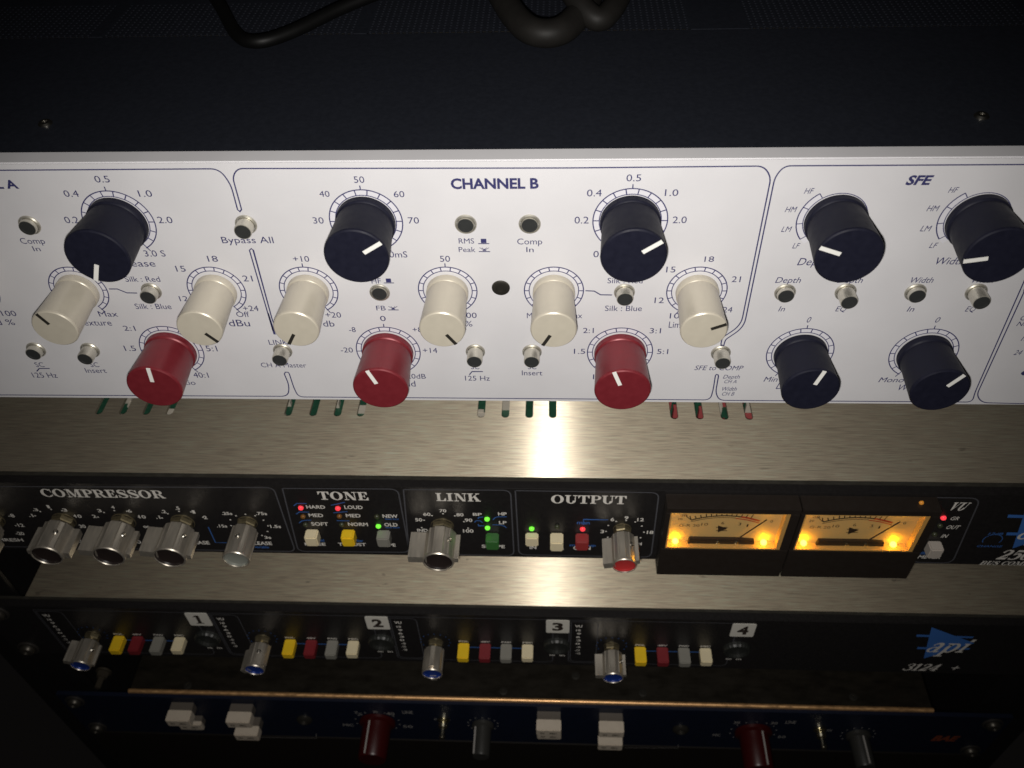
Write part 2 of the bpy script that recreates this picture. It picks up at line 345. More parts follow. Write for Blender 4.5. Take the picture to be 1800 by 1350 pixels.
def serif(buf, s, box, italic=0, y=-.05):
    polys = []; x = 0
    for ch in s:
        P, a = serif_glyph(ch); polys += [[(p[0]+x, p[1]) for p in q] for q in P]; x += a
    vs = [p for q in polys for p in q]; x0, x1, z0, z1 = box; ax = min(v[0] for v in vs); bx = max(v[0] for v in vs)
    sh = .3 if italic else 0; sz = (z1-z0); sx = (x1-x0-sh*sz)/(bx-ax)
    for q in polys: buf.flat([(x0+(p[0]-ax)*sx+sh*p[1]*sz, z0+p[1]*sz) for p in q], y)

def words(root, name, material, items, fn, **kw):
    for it in items:
        b = Buf(); fn(b, it[0], it[1], *it[2:], **kw); part(name, b, material, root, 'the printed word %s' % it[0], smooth=0, fixn=False)
def spline(pts, n=6):
    return [(a, b) for a, b, _ in cr([(p[0], p[1], 0) for p in pts], n)]
def rrect(buf, pts_outline, w, y=-.05): buf.strip(pts_outline+[pts_outline[0]], w, y)
def corner_path(pts, r):
    """polyline with its inner corners rounded"""
    out = [pts[0]]
    for a, b, c in zip(pts, pts[1:], pts[2:]):
        A, B, Cc = Vector(a), Vector(b), Vector(c); d1 = (A-B); d2 = (Cc-B); rr = min(r, d1.length*.48, d2.length*.48)
        p = B+d1.normalized()*rr; q = B+d2.normalized()*rr
        for i in range(7):
            t = i/6; out.append(tuple(p*(1-t)**2+B*2*t*(1-t)+q*t*t))
    out.append(pts[-1]); return out

# ---------------------------------------------------------------- shared small parts
def screw_mesh(r, h, material, slot=True):
    b = Buf(); b.lathe([(r, 0), (r, -h*.5), (r*.8, -h*.9), (r*.45, -h), (r*.42, -h*.5), (0, -h*.5)], 24); return b.mesh('screw', material)
def copyset(src, parent, at):
    """copy a part and its sub-parts to another place"""
    c = src.copy(); COL.objects.link(c); c.parent = parent; c.location = Vector(at)*MM-wloc(parent)
    for ch in src.children:
        d = ch.copy(); COL.objects.link(d); d.parent = c
    return c

# ================================================================ 1. the white two-unit processor
PZT, PZB = -1.1, -88.4
U1 = thing('rack_processor', 'white rack unit with black, ivory and red knobs, topmost in the rack', 'rack processor', (-14.5, 0, PZB))
b = Buf(); b.box(-257, 227, 0, 5.6, PZB, PZT); part('faceplate', b, PAINT, U1, bevel=.35)
# cover with a perforated rear field
cov = Buf(); CZT = -2.0; x0, x1 = -236, 207
cov.box(x0, x1, 5.6, 78.5, -86, CZT)
part('top_cover', cov, COVER, U1, bevel=.5)
def perforated(xa, xb, ya, yb, pitch=1.95, r=.42):
    b = Buf(); nx = int((xb-xa)/pitch); ny = int((yb-ya)/(pitch*1.0)); hx = (xb-xa)/nx; hy = (yb-ya)/ny
    for j in range(ny):
        for i in range(nx):
            X0 = xa+i*hx; Y0 = ya+j*hy; cx, cy = X0+hx/2, Y0+hy/2
            sq = [(X0, Y0), (cx, Y0), (X0+hx, Y0), (X0+hx, cy), (X0+hx, Y0+hy), (cx, Y0+hy), (X0, Y0+hy), (X0, cy)]
            ho = [(cx+r*math.cos(math.radians(a)), cy+r*math.sin(math.radians(a))) for a in (225, 270, 315, 0, 45, 90, 135, 180)]
            vs = [(p[0], p[1], CZT) for p in sq]+[(p[0], p[1], CZT-.05) for p in ho]+[(p[0], p[1], CZT-1.2) for p in ho]
            b.add(vs, [(k, (k+1) % 8, 8+(k+1) % 8, 8+k) for k in range(8)]+[(8+k, 8+(k+1) % 8, 16+(k+1) % 8, 16+k) for k in range(8)])
    return b
for xa, xb in ((-232, -150), (-146, -64), (-60, 42), (60, 146), (150, 204)):
    g = perforated(xa, xb, 78.5, 104.5)
    o = part('vent_grille', g, COVER, U1, smooth=0, fixn=False); o['kind'] = 'stuff'
b = Buf(); b.box(-236, 207, 78.5, 320, -86, CZT-1.4)
part('inner_tray', b, HOLE, U1)
b = Buf()
for xa, xb in ((-236, -232), (-150, -146), (-64, -60), (42, 60), (146, 150), (204, 207)): b.box(xa, xb, 78.5, 104.5, CZT-1.3, CZT)
b.box(-236, 207, 104.5, 320, CZT-1.3, CZT); part('cover_strip', b, COVER, U1)
sm = Buf().lathe([(2.6, 0), (2.6, .5), (2.0, 1.1), (.9, 1.25), (.8, .6), (0, .6)], 20, axis='z').mesh('screw', SCREWB)
for p in ((-140.23, 21.87), (111.10, 21.65)):
    o = put('screw', sm, U1, (p[0], p[1], CZT-.1))
    o.scale = (.75, .75, .75)

# frame lines and printed legends
ln = Buf(); W = .36; Y = -.05
ln.strip(corner_path([(-257, -3.3), (-85.68, -3.07), (-83.84, -7.51), (-84.05, -15.38)], 5)+[(-83.58, -15.99), (-83.00, -15.38)]
         + corner_path([(-82.97, -15.26), (-82.80, -5.51), (-80.89, -3.04), (3.26, -3.41), (51.66, -3.18), (53.98, -6.32), (54.28, -55.53), (49.61, -60.33), (49.55, -62.65)], 4)
         + [(49.64, -63.35), (50.51, -63.43)]
         + corner_path([(50.51, -62.65), (50.69, -61.09), (55.24, -56.28), (54.94, -6.32), (56.63, -3.16), (114.37, -3.17), (227, -2.8)], 4), W, Y)
ln.strip([(-84.40, -58.46), (-84.15, -28.56), (-83.48, -28.04), (-83.07, -28.56), (-83.58, -53.46), (-83.26, -59.78), (-84.19, -59.71), (-84.22, -51.21)], W, Y)
ln.strip([(-257, -86.6)]+corner_path([(-202.24, -87.04), (-85.89, -86.67), (-84.48, -81.66), (-84.93, -76.53)], 5)+[(-84.43, -75.67), (-83.52, -75.75)]
         + corner_path([(-83.31, -76.52), (-83.19, -82.97), (-82.56, -86.91), (4.63, -86.90), (49.56, -86.92), (49.89, -82.53), (49.73, -76.14)], 4)+[(49.95, -75.55), (50.44, -75.71)]
         + corner_path([(50.70, -76.30), (50.81, -83.56), (52.44, -87.06), (130.64, -87.02), (129.95, -82.78), (128.15, -39.28)], 4)+[(128.12, -39.21), (132, -10)], W, Y)
ln.strip(corner_path([(150, -8), (129.18, -41.99), (129.55, -42.93), (130.86, -83.89), (133.67, -87.25), (146.56, -87.55), (227, -86.9)], 4), W, Y)
# connector marks and switch symbols
ln.strip([(-129.01, -42.30), (-126.53, -42.29), (-124.17, -43.73), (-121.13, -43.80)], W, Y)
ln.strip([(8.83, -42.73), (11.29, -42.86), (13.15, -44.20), (16.44, -44.26)], W, Y)
ln.strip([(-165.11, -75.98), (-163.72, -74.67), (-160.28, -74.65)], W, Y)
ln.strip([(-26.32, -76.39), (-25.37, -74.94), (-21.99, -74.91)], W, Y)
def sym_out(box):
    x0, x1, z0, z1 = box; w_ = x1-x0
    ln.flat([(x0, z0), (x1, z0), (x1, z0+.28), (x0, z0+.28)], Y); ln.flat([(x0+w_*.25, z0+.35), (x0+w_*.75, z0+.35), (x0+w_*.75, z1), (x0+w_*.25, z1)], Y)
def sym_in(box):
    x0, x1, z0, z1 = box; w_ = x1-x0; cx = (x0+x1)/2
    ln.flat([(x0, z0), (x1, z0), (x1, z0+.28), (x0, z0+.28)], Y); ln.flat([(cx-w_*.2, z0+.35), (cx+w_*.2, z0+.35), (cx, z1-.35)], Y)
    for a in (-.42, -.2, .2, .42): ln.strip([(cx+a*w_*.3, z0+.8), (cx+a*w_, z1)], .16, Y)
sym_out((-20.63, -17.63, -26.59, -24.86)); sym_in((-20.63, -17.55, -29.23, -27.81)); sym_out((-48.30, -45.36, -40.14, -38.41)); sym_in((-48.35, -45.27, -50.12, -48.59))
_p = part('printed_frame', ln, INK, U1, smooth=0, fixn=False); _p['kind'] = 'stuff'

tb = Buf()
T = lambda s, box, it=0, bold=.0: text(tb, s, box, bold, it)
for s, bx in (
    ('0.5', (-119.36, -115.44, -6.93, -4.92)), ('0.4', (-129.31, -125.37, -11.22, -9.21)), ('1.0', (-109.26, -105.62, -11.32, -9.30)), ('0.2', (-132.49, -128.60, -19.54, -17.42)),
    ('2.0', (-106.76, -102.76, -19.62, -17.51)), ('3.0 S', (-114.28, -108.30, -30.72, -28.59)), ('Comp', (-147.92, -141.00, -26.30, -24.35)), ('In', (-145.46, -143.40, -28.82, -27.16)),
    ('Silk : Red', (-123.00, -112.76, -39.66, -37.70)), ('Silk : Blue', (-123.54, -112.69, -49.89, -47.81)), ('Max', (-135.72, -129.96, -52.88, -50.76)), ('18', (-96.80, -93.92, -32.54, -30.47)),
    ('15', (-106.91, -104.17, -36.02, -33.96)), ('21', (-88.57, -85.76, -39.48, -37.39)), ('12', (-109.30, -106.75, -46.83, -44.92)), ('+24', (-91.33, -86.75, -50.55, -48.47)),
    ('Off', (-93.92, -90.06, -52.89, -50.78)), ('100', (-165.55, -161.04, -52.76, -50.62)), ('2:1', (-130.14, -126.52, -58.51, -56.48)), ('1.5', (-132.82, -129.24, -66.88, -64.67)),
    ('5:1', (-107.07, -103.58, -66.88, -64.52)), ('40:1', (-114.46, -109.60, -78.41, -76.06)), ('SC', (-164.41, -161.55, -74.07, -72.01)), ('125 Hz', (-167.33, -159.28, -78.84, -76.56)),
    ('SC', (-146.52, -143.68, -73.93, -71.88)), ('Insert', (-148.99, -142.24, -76.52, -74.43)),
    ('40', (-61.23, -58.52, -11.54, -9.73)), ('50', (-51.47, -48.76, -7.42, -5.48)), ('60', (-41.73, -38.94, -11.75, -9.88)), ('30', (-64.49, -61.61, -19.87, -17.84)),
    ('70', (-38.93, -36.01, -19.95, -17.93)), ('80mS', (-46.91, -40.44, -31.11, -29.01)), ('HF', (-51.75, -49.03, -40.22, -38.41)), ('FB', (-51.79, -49.04, -50.20, -48.43)),
    ('+10', (-72.61, -68.07, -32.56, -30.56)), ('+20', (-67.27, -62.63, -53.02, -50.92)), ('LINK', (-86.80, -80.78, -64.00, -62.01)), ('CH A Master', (-91.52, -77.20, -73.63, -71.62)),
    ('0', (-51.22, -49.54, -54.33, -52.30)), ('-8', (-61.21, -59.21, -58.73, -56.73)), ('+8', (-42.07, -39.21, -58.64, -56.64)), ('-20', (-65.18, -61.39, -67.10, -65.00)),
    ('+14', (-39.86, -35.45, -67.09, -65.00)), ('20dB', (-46.11, -40.08, -78.24, -76.10)), ('50', (-31.54, -28.73, -32.58, -30.53)), ('100', (-26.74, -22.57, -53.03, -50.95)),
    ('125 Hz', (-27.75, -19.99, -78.94, -76.80)), ('RMS', (-25.90, -21.73, -26.45, -24.73)), ('Peak', (-26.11, -21.53, -29.29, -27.61)), ('Comp', (-10.07, -3.31, -26.73, -24.83)),
    ('In', (-7.65, -5.64, -29.31, -27.63)), ('0.5', (18.01, 21.72, -7.35, -5.34)), ('0.4', (8.22, 12.00, -11.75, -9.68)), ('1.0', (28.07, 31.47, -11.73, -9.72)),
    ('0.2', (5.22, 8.95, -20.07, -17.89)), ('2.0', (30.88, 34.52, -20.04, -17.92)), ('0.1', (10.58, 13.90, -31.09, -28.94)), ('Silk : Red', (14.87, 24.63, -40.08, -38.16)),
    ('Silk : Blue', (14.64, 25.19, -50.22, -48.19)), ('Min', (-7.90, -4.68, -53.03, -51.03)), ('Max', (4.08, 8.19, -52.98, -50.98)), ('15', (30.78, 33.32, -36.26, -34.26)),
    ('12', (28.54, 31.17, -47.22, -45.16)), ('2:1', (8.58, 11.72, -58.78, -56.72)), ('3:1', (28.12, 31.41, -58.77, -56.71)), ('1.5', (6.07, 9.46, -67.21, -65.13)),
    ('5:1', (31.02, 34.33, -67.12, -65.06)), ('1:1', (12.20, 15.33, -78.00, -75.89)), ('SC', (-25.60, -23.00, -73.92, -71.92)), ('SC', (-7.96, -5.33, -73.79, -71.79)), ('Insert', (-9.88, -3.48, -76.48, -74.37)),
    ('18', (40.77, 43.33, -32.66, -30.78)), ('21', (49.12, 51.57, -39.62, -37.58)), ('10', (33.41, 36.19, -53.00, -50.95)), ('+24', (46.64, 50.93, -50.61, -48.59))):
    T(s, bx)
for s, bx in (
    ('HF', (63.06, 65.48, -11.21, -9.57)), ('HM', (59.32, 62.33, -16.70, -15.05)), ('LM', (59.55, 62.21, -22.86, -21.15)), ('LF', (63.47, 65.41, -28.17, -26.46)),
    ('Depth', (61.12, 68.32, -39.88, -37.90)), ('In', (63.90, 65.97, -50.20, -48.33)), ('EQ', (79.89, 83.15, -50.14, -48.27)), ('0', (72.58, 74.06, -54.41, -52.28)),
    ('Min', (64.72, 69.20, -78.60, -76.50)), ('SFE to COMP', (42.96, 57.84, -73.80, -71.83)), ('Depth', (52.15, 57.47, -77.35, -75.76)), ('CH A', (52.68, 56.90, -79.39, -77.87)),
    ('Width', (52.26, 57.35, -82.75, -81.02)), ('CH B', (52.75, 56.91, -84.92, -83.27)), ('HF', (98.71, 101.09, -11.09, -9.46)), ('HM', (95.07, 98.09, -16.55, -14.85)),
    ('LM', (95.28, 98.06, -22.76, -21.00)), ('LF', (99.25, 101.31, -28.09, -26.40)), ('Width', (97.37, 104.10, -39.84, -37.89)), ('Depth', (77.97, 85.12, -39.86, -37.90)),
    ('Width', (113.82, 120.35, -39.83, -37.89)), ('In', (99.83, 102.04, -50.16, -48.30)), ('EQ', (115.91, 118.91, -50.11, -48.17)), ('0', (108.74, 110.31, -54.27, -52.23)),
    ('Mono', (99.47, 107.32, -78.53, -76.44)), ('Off', (132.08, 135.83, -53.37, -51.42)), ('Norm', (132.07, 138.26, -55.48, -53.79)), ('12', (135.46, 137.76, -61.16, -59.27)), ('24', (135.48, 137.87, -66.81, -64.86))):
    T(s, bx, 1)
_p = part('printed_legend', tb, INK, U1, smooth=0, fixn=False); _p['kind'] = 'stuff'
PT_ = lambda b, s, box, bold=0.0, it=0: text(b, s, box, bold, it)
words(U1, 'control_name', INK, (('Release', (-124.45, -112.33, -34.23, -31.93)), ('Texture', (-143.69, -133.10, -56.45, -54.12)), ('Limit dBu', (-106.98, -90.79, -56.58, -53.96)), ('Blend %', (-176.03, -163.13, -56.34, -54.08)),
      ('Ratio', (-121.49, -114.85, -81.71, -79.59)), ('Bypass All', (-91.07, -76.70, -26.21, -24.09)), ('Gain db', (-76.54, -65.22, -56.55, -54.18)), ('%', (-26.22, -24.03, -56.34, -54.15)),
      ('Threshold', (-58.04, -43.72, -81.78, -79.16)), ('Limit', (33.48, 38.37, -56.59, -54.19)),
      ('Depth', (65.88, 74.18, -33.79, -31.38), 0, 1), ('Width', (102.04, 110.37, -33.54, -31.21), 0, 1), ('Depth', (69.03, 77.04, -81.79, -79.23), 0, 1), ('Width', (105.82, 113.73, -82.03, -79.49), 0, 1)), PT_)
words(U1, 'section_title', INK, (('CHANNEL A', (-164.15, -140.62, -8.72, -5.98), .035), ('CHANNEL B', (-26.64, -4.12, -9.44, -6.20), .035), ('SFE', (87.41, 93.97, -8.86, -5.98), .04, 1), ('CH', (140.30, 149.49, -75.42, -72.74), .04, 1)), PT_)

def ring(c, ro, ri, kind='full', top=True):
    f = Buf(); b = Buf()
    if kind == 'full':
        f.arc(c, (ro+ri)/2, -152, 152, ro-ri, -.03)
        b.arc(c, ro, -152, 152, .32, Y); b.arc(c, ri, -152, 152, .26, Y)
        for a in range(-150, 151, 20):
            s_, c_ = math.sin(math.radians(a)), math.cos(math.radians(a)); b.strip([(c[0]+ri*s_, c[1]+ri*c_), (c[0]+ro*s_, c[1]+ro*c_)], .30, Y)
        for a in ((-150, 0, 150) if top else (-150, 150)):
            s_, c_ = math.sin(math.radians(a)), math.cos(math.radians(a)); b.strip([(c[0]+ro*s_, c[1]+ro*c_), (c[0]+(ro+1.3)*s_, c[1]+(ro+1.3)*c_)], .30, Y)
    else:
        f.arc(c, (ro+ri)/2, -140, -35, ro-ri, -.03); b.arc(c, ri, -140, 125, .24, Y); b.arc(c, ro, -128, -35, .32, Y)
        for a in (-128, -97, -66, -35):
            s_, c_ = math.sin(math.radians(a)), math.cos(math.radians(a)); b.strip([(c[0]+ri*s_, c[1]+ri*c_), (c[0]+(ro+.1)*s_, c[1]+(ro+.1)*c_)], .24, Y)
    r_ = part('scale_ring', b, INK, U1, smooth=0, fixn=False)
    put('ring_tint', f.mesh('ring_tint', RINGFILL, 0, 0, org=(c[0], 0, c[1]), fixn=False), U1, (c[0], 0, c[1]))
ROW1, ROW2, ROW3 = -19.2, -42.75, -66.45

def knob_mesh(R, L, material):
    b = Buf(); b.lathe([(R*.90, 0), (R*.94, -.4), (R*.94, -2.1), (R*.92, -2.4), (R*.885, -2.6), (R*.89, -3.2), (R*.93, -L*.5), (R*.985, -L+.9), (R*.99, -L+.6), (R*.975, -L+.25), (R*.93, -L), (0, -L)], 72)
    return b.mesh('knob', material, smooth=28)
def pointer_mesh(ra, rb, wd, L, material):
    b = Buf(); b.box(-wd/2, wd/2, -L-.12, -L+.1, ra, rb); return b.mesh('pointer', material, smooth=0)
KT = {'big': (8.45, 15.8, KBLACK, PWHITE, 1.15), 'ivory': (6.35, 17.0, KIVORY, PBLACK, .95), 'red': (8.25, 16.3, KRED, PWHITE, 1.15), 'black': (8.25, 15.6, KBLACK, PWHITE, 1.15)}
KM = {k: knob_mesh(v[0], v[1], v[2]) for k, v in KT.items()}
KP = {k: pointer_mesh(v[0]*.30, v[0]*.97, v[4], v[1], v[3]) for k, v in KT.items()}
KL = {'big': 'black knob with a white pointer line', 'ivory': 'ivory knob with a black pointer line', 'red': 'red knob with a white pointer line', 'black': 'black knob with a white pointer line'}
def knob(kind, x, z, p_in, p_out):
    """p_in, p_out: ends of the pointer line on the knob's front"""
    o = put('knob', KM[kind], U1, (x, -.05, z), KL[kind])
    a = math.atan2(p_out[0]-p_in[0], p_out[1]-p_in[1])
    p = put('pointer', KP[kind], o, (x, -.05, z)); p.rotation_euler = (0, a, 0)
    return o
for (x, k, pi, po) in ((-117.6, 'big', (-119.87, -22.97), (-121.67, -27.26)), (-50.2, 'big', (-47.77, -19.14), (-43.30, -16.26)),
                       (19.8, 'big', (22.36, -18.86), (26.63, -15.80)), (72.7, 'sfe', (70.52, -19.07), (65.31, -17.18)), (108.7, 'sfe', (106.40, -20.57), (101.20, -21.46))):
    ring((x, ROW1), 9.75, 8.1, 'sfe' if k == 'sfe' else 'full'); knob('big', x, ROW1, pi, po)
for (x, tp, pi, po) in ((-138.1, 0, (-139.41, -40.88), (-141.18, -37.60)), (-97.3, 0, (-95.75, -45.18), (-93.28, -48.07)), (-70.4, 1, (-71.39, -44.92), (-73.28, -48.18)),
                        (-30.3, 1, (-29.44, -45.43), (-27.53, -48.24)), (-.1, 0, (-1.27, -45.41), (-3.02, -48.64)), (40.0, 0, (42.19, -42.24), (45.79, -40.65)), (-171.0, 0, (0, 0), (1, 1))):
    ring((x, ROW2), 8.35, 7.0, top=bool(tp)); knob('ivory', x, ROW2, pi, po)
for (x, k, tp, pi, po) in ((-118.0, 'red', 0, (-118.06, -64.55), (-117.53, -58.97)), (-50.5, 'red', 1, (-51.76, -64.91), (-53.76, -59.64)), (19.9, 'red', 0, (19.14, -64.88), (17.08, -59.44)),
                           (73.4, 'black', 1, (74.59, -65.58), (76.12, -60.30)), (109.5, 'black', 1, (112.65, -66.16), (115.57, -62.10))):
    ring((x, ROW3), 9.75, 8.25, top=bool(tp)); knob(k, x, ROW3, pi, po)
for xx in (139.5,):
    ring((xx, -27), 8.35, 7.0, top=False); knob('ivory', xx+8, -27, (0, 0), (1, 1))

def button(x, z, L):
    b = Buf(); b.lathe([(2.95, 0), (2.95, -.35), (2.75, -.6), (2.5, -.62), (2.42, -.3)], 40)
    b.lathe([(2.36, 0), (2.36, -L+.3), (2.25, -L), (2.12, -L)], 40)
    o = put('push_button', b.mesh('push_button', NICKEL), U1, (x, 0, z))
    f = Buf(); f.lathe([(2.12, -L), (2.08, -L-.08), (1.55, -L-.06), (1.5, -L+.05), (0, -L+.05)], 40)
    put('button_face', f.mesh('button_face', BTNFACE), o, (x, 0, z))
for x, z, L in ((-142.8, -20.0, 1.7), (-82.9, -20.0, 3.7), (-23.6, -20.1, .9), (-6.6, -20.1, .9),
                (-116.6, -43.0, 3.2), (-49.9, -43.4, .9), (19.8, -43.2, 3.4), (64.5, -43.2, 1.9), (81.1, -43.0, 4.8), (100.2, -43.1, 2.0), (116.6, -43.0, 4.8),
                (-161.1, -66.4, 2.4), (-143.9, -66.5, 4.3), (-83.2, -66.5, 4.4), (-23.8, -66.4, 4.7), (-6.6, -66.4, 4.7), (50.0, -66.5, 4.7), (-157.6+70.3-70.3-30, -20.0, 1.7)):
    button(x, z, L)
b = Buf(); b.lathe([(2.6, 0), (2.55, -.25), (2.2, -.45), (1.3, -.45), (1.2, -.12), (0, -.12)], 32)
put('screw', b.mesh('screw', SCREW), U1, (-15.1, -.02, -41.7), 'dark hex screw')

# ================================================================ units below: common cover builder
def slot_cover(root, x0, x1, y0, y1, z, slots, material, name='top_cover', holes=()):
    bm = bmesh.new(); edges = []
    def loop(pts):
        vs = [bm.verts.new((p[0]*MM, p[1]*MM, z*MM)) for p in pts]
        for a, c in zip(vs, vs[1:]+vs[:1]): edges.append(bm.edges.new((a, c)))
        return vs
    loop([(x0, y0), (x1, y0), (x1, y1), (x0, y1)]); inner = []
    for sx, sy0, sy1, w_ in slots:
        r = w_/2; pts = [(sx+r*math.cos(math.radians(a)), sy0+r+r*math.sin(math.radians(a))) for a in range(180, 361, 20)]
        pts += [(sx+r*math.cos(math.radians(a)), sy1-r+r*math.sin(math.radians(a))) for a in range(0, 181, 20)]
        inner.append(loop(pts))
    bmesh.ops.triangle_fill(bm, edges=edges, use_beauty=True)
    for f in bm.faces:
        if f.normal.z < 0: f.normal_flip()
    for vs in inner:
        lo = [bm.verts.new(v.co-Vector((0, 0, 1.2*MM))) for v in vs]
        for i in range(len(vs)): j = (i+1) % len(vs); bm.faces.new((vs[i], vs[j], lo[j], lo[i]))
    # rolled front edge
    a = [bm.verts.new((x*MM, (y0-d)*MM, (z-h)*MM)) for x in (x0, x1) for d, h in ((0, 0), (.5, .15), (.8, .6), (.85, 1.4))]
    for i in range(3): bm.faces.new((a[i], a[i+1], a[5+i], a[4+i]))
    me = bpy.data.meshes.new(name); bm.to_mesh(me); bm.free(); me.materials.append(material)
    o = put(name, me, root, (0, 0, 0)); return o
def boards(root, x0, x1, y0, y1, z, n, mats, comp_z=8):
    b = Buf(); b.box(x0, x1, y0, y1, z-1.6, z); part('circuit_board', b, PCB, root)
    for m_, cnt in mats:
        b = Buf()
        for i in range(cnt):
            x = random.uniform(x0, x1-8); y = random.uniform(y0, y1-4); h = random.uniform(1, comp_z); b.box(x, x+random.uniform(1.5, 6), y, y+random.uniform(1.2, 3.2), z, z+h)
        o = part('component', b, m_, root); o['kind'] = 'stuff'

# API style control knob: facetted aluminium barrel with a pointer wing, dished cap, hex nut
def alu_knob_mesh(r, L, wing, wr, seg=90):
    b = Buf(); n = seg
    def rad(t):
        k = (math.degrees(t)+22) % 60
        return r*(math.cos(math.radians(21))/math.cos(math.radians(k-21)) if k < 42 else .92)
    prof = [(-4.0, .99), (-L+1.1, 1.0)]; vs = []; fs = []; rings = 0
    def addring(fn, y):
        nonlocal rings
        vs.extend([(fn(2*math.pi*i/n)*math.sin(2*math.pi*i/n), y, fn(2*math.pi*i/n)*math.cos(2*math.pi*i/n)) for i in range(n)]); rings += 1
    addring(lambda t: r*.5, -4.0); addring(lambda t: rad(t)*.97, -4.0); addring(rad, -4.4); addring(rad, -L+1.2)
    addring(lambda t: r*.97, -L+1.0); addring(lambda t: r*.97, -L+.35); addring(lambda t: r*.93, -L); addring(lambda t: r*.88, -L); addring(lambda t: r*.85, -L+.4)
    for k in range(rings-1):
        for i in range(n): j = (i+1) % n; fs.append((k*n+i, k*n+j, (k+1)*n+j, (k+1)*n+i))
    b.add(vs, fs)
    if wing: b.box(-wr, -r*.72, -L+.9, -4.6, -wing/2, wing/2); b.box(r*.8, r*1.22, -L+1.2, -4.8, -wing*.36, wing*.36)
    return b.mesh('knob', ALU, bevel=0, smooth=22)
def dish_mesh(r, L, material, dep=1.6):
    b = Buf(); b.lathe([(r*.855, -L+.3), (r*.80, -L+dep*.7), (r*.5, -L+dep), (0, -L+dep*1.05)], 40); return b.mesh('knob_cap', material)
def nut_mesh(rn):
    b = Buf(); b.lathe([(rn*1.03, 0), (rn*1.03, -.3), (rn*.98, -.4)], 32); b.lathe([(rn, -.4), (rn, -2.0), (rn*.9, -2.4), (rn*.6, -2.4)], 6, ang0=.3); b.lathe([(rn*.62, -2.0), (rn*.62, -4.2)], 24)
    return b.mesh('hex_nut', BRASS, smooth=25)
sset = Buf(); sset.lathe([(.95, .2), (.95, -.25), (.6, -.5), (.5, -.15), (0, -.15)], 16); SSET = sset.mesh('set_screw', SCREWB)
def alu_knob(root, x, z, r, L, ang, capm, wing=3.0, wr=11, label=None, sangs=(35,), cache={}):
    key = (r, L, wing, wr); 
    if key not in cache: cache[key] = (alu_knob_mesh(*key), nut_mesh(r*.72))
    o = put('knob', cache[key][0], root, (x, 0, z), label); o.rotation_euler = (0, math.radians(ang), 0)
    n_ = put('hex_nut', cache[key][1], o, (x, 0, z)); n_.rotation_euler = (0, math.radians(-ang), 0)
    put('knob_cap', dish_mesh(r, L, capm), o, (x, 0, z))
    for sa in sangs:
        s_ = put('set_screw', SSET, o, (x, 0, z)); a = math.radians(sa)
        s_.rotation_euler = (math.radians(90), 0, 0)
        s_.matrix_local = Matrix.Translation(Vector((r*.93*math.sin(a), -L*.55, r*.93*math.cos(a)))*MM) @ Vector((math.sin(a), 0, math.cos(a))).to_track_quat('-Y', 'Z').to_matrix().to_4x4()
    return o
def cap_button(root, x0, x1, z0, z1, L, material, label, name='push_button', bevel=.45, stem=0):
    b = Buf(); b.box(x0, x1, -L, .0, z0, z1); return part(name, b, material, root, label, bevel=bevel)
ledm = {}
def led(root, x, z, r, material, label):
    if (r, material.name) not in ledm:
        b = Buf(); b.lathe([(r, .0), (r, -.3)]+[(r*math.cos(t*math.pi/12), -.3-r*.8*math.sin(t*math.pi/12)) for t in range(1, 6)]+[(0, -.3-r*.8)], 20); ledm[(r, material.name)] = b.mesh('indicator_lamp', material)
    return put('indicator_lamp', ledm[(r, material.name)], root, (x, 0, z), label)

# ================================================================ 2. black compressor with two lit meters
U2 = thing('rack_compressor', 'black rack unit with two amber lit meters, below the white unit', 'compressor', (-14.5, 0, -177.6))
b = Buf(); b.box(-257, 227, 0, 3.6, -177.5, -133.6); part('faceplate', b, APANEL, U2, bevel=.3)
b = Buf(); b.box(-257, 227, 3.65, 5.2, -176.5, -133.4); part('panel_backing', b, AEDGE, U2, bevel=.2)
S_ = [(x, 35.0, 62.0, 3.0) for x in (-180.9, -171.2, -161.6, -152.2, -104.5, -94.5, -84.8, -75.6, -28.2, -18.7, -9.4, -.3, 46.6, 56.3, 65.8, 75.1)]
slot_cover(U2, -240, 211, 5.6, 250, -134.2, S_, STEEL)
b = Buf(); b.box(-240, -238.8, 5.3, 250, -176, -134.6); b.box(209.8, 211, 5.3, 250, -176, -134.6); b.box(-238, 209, 5.4, 250, -176.3, -175.3); part('chassis', b, CHASSIS, U2)
boards(U2, -66, 20, 33, 64, -143, 0, ((COMP, 26), (CHASSIS, 10)), 4); boards(U2, -140, -70, 33, 64, -142, 0, ((COMP, 20),), 4)
boards(U2, -200, -146, 33, 64, -141, 0, ((COMP, 14),), 4); boards(U2, 40, 90, 33, 64, -148, 0, ((COMPR, 20), (COMP, 16)), 8)

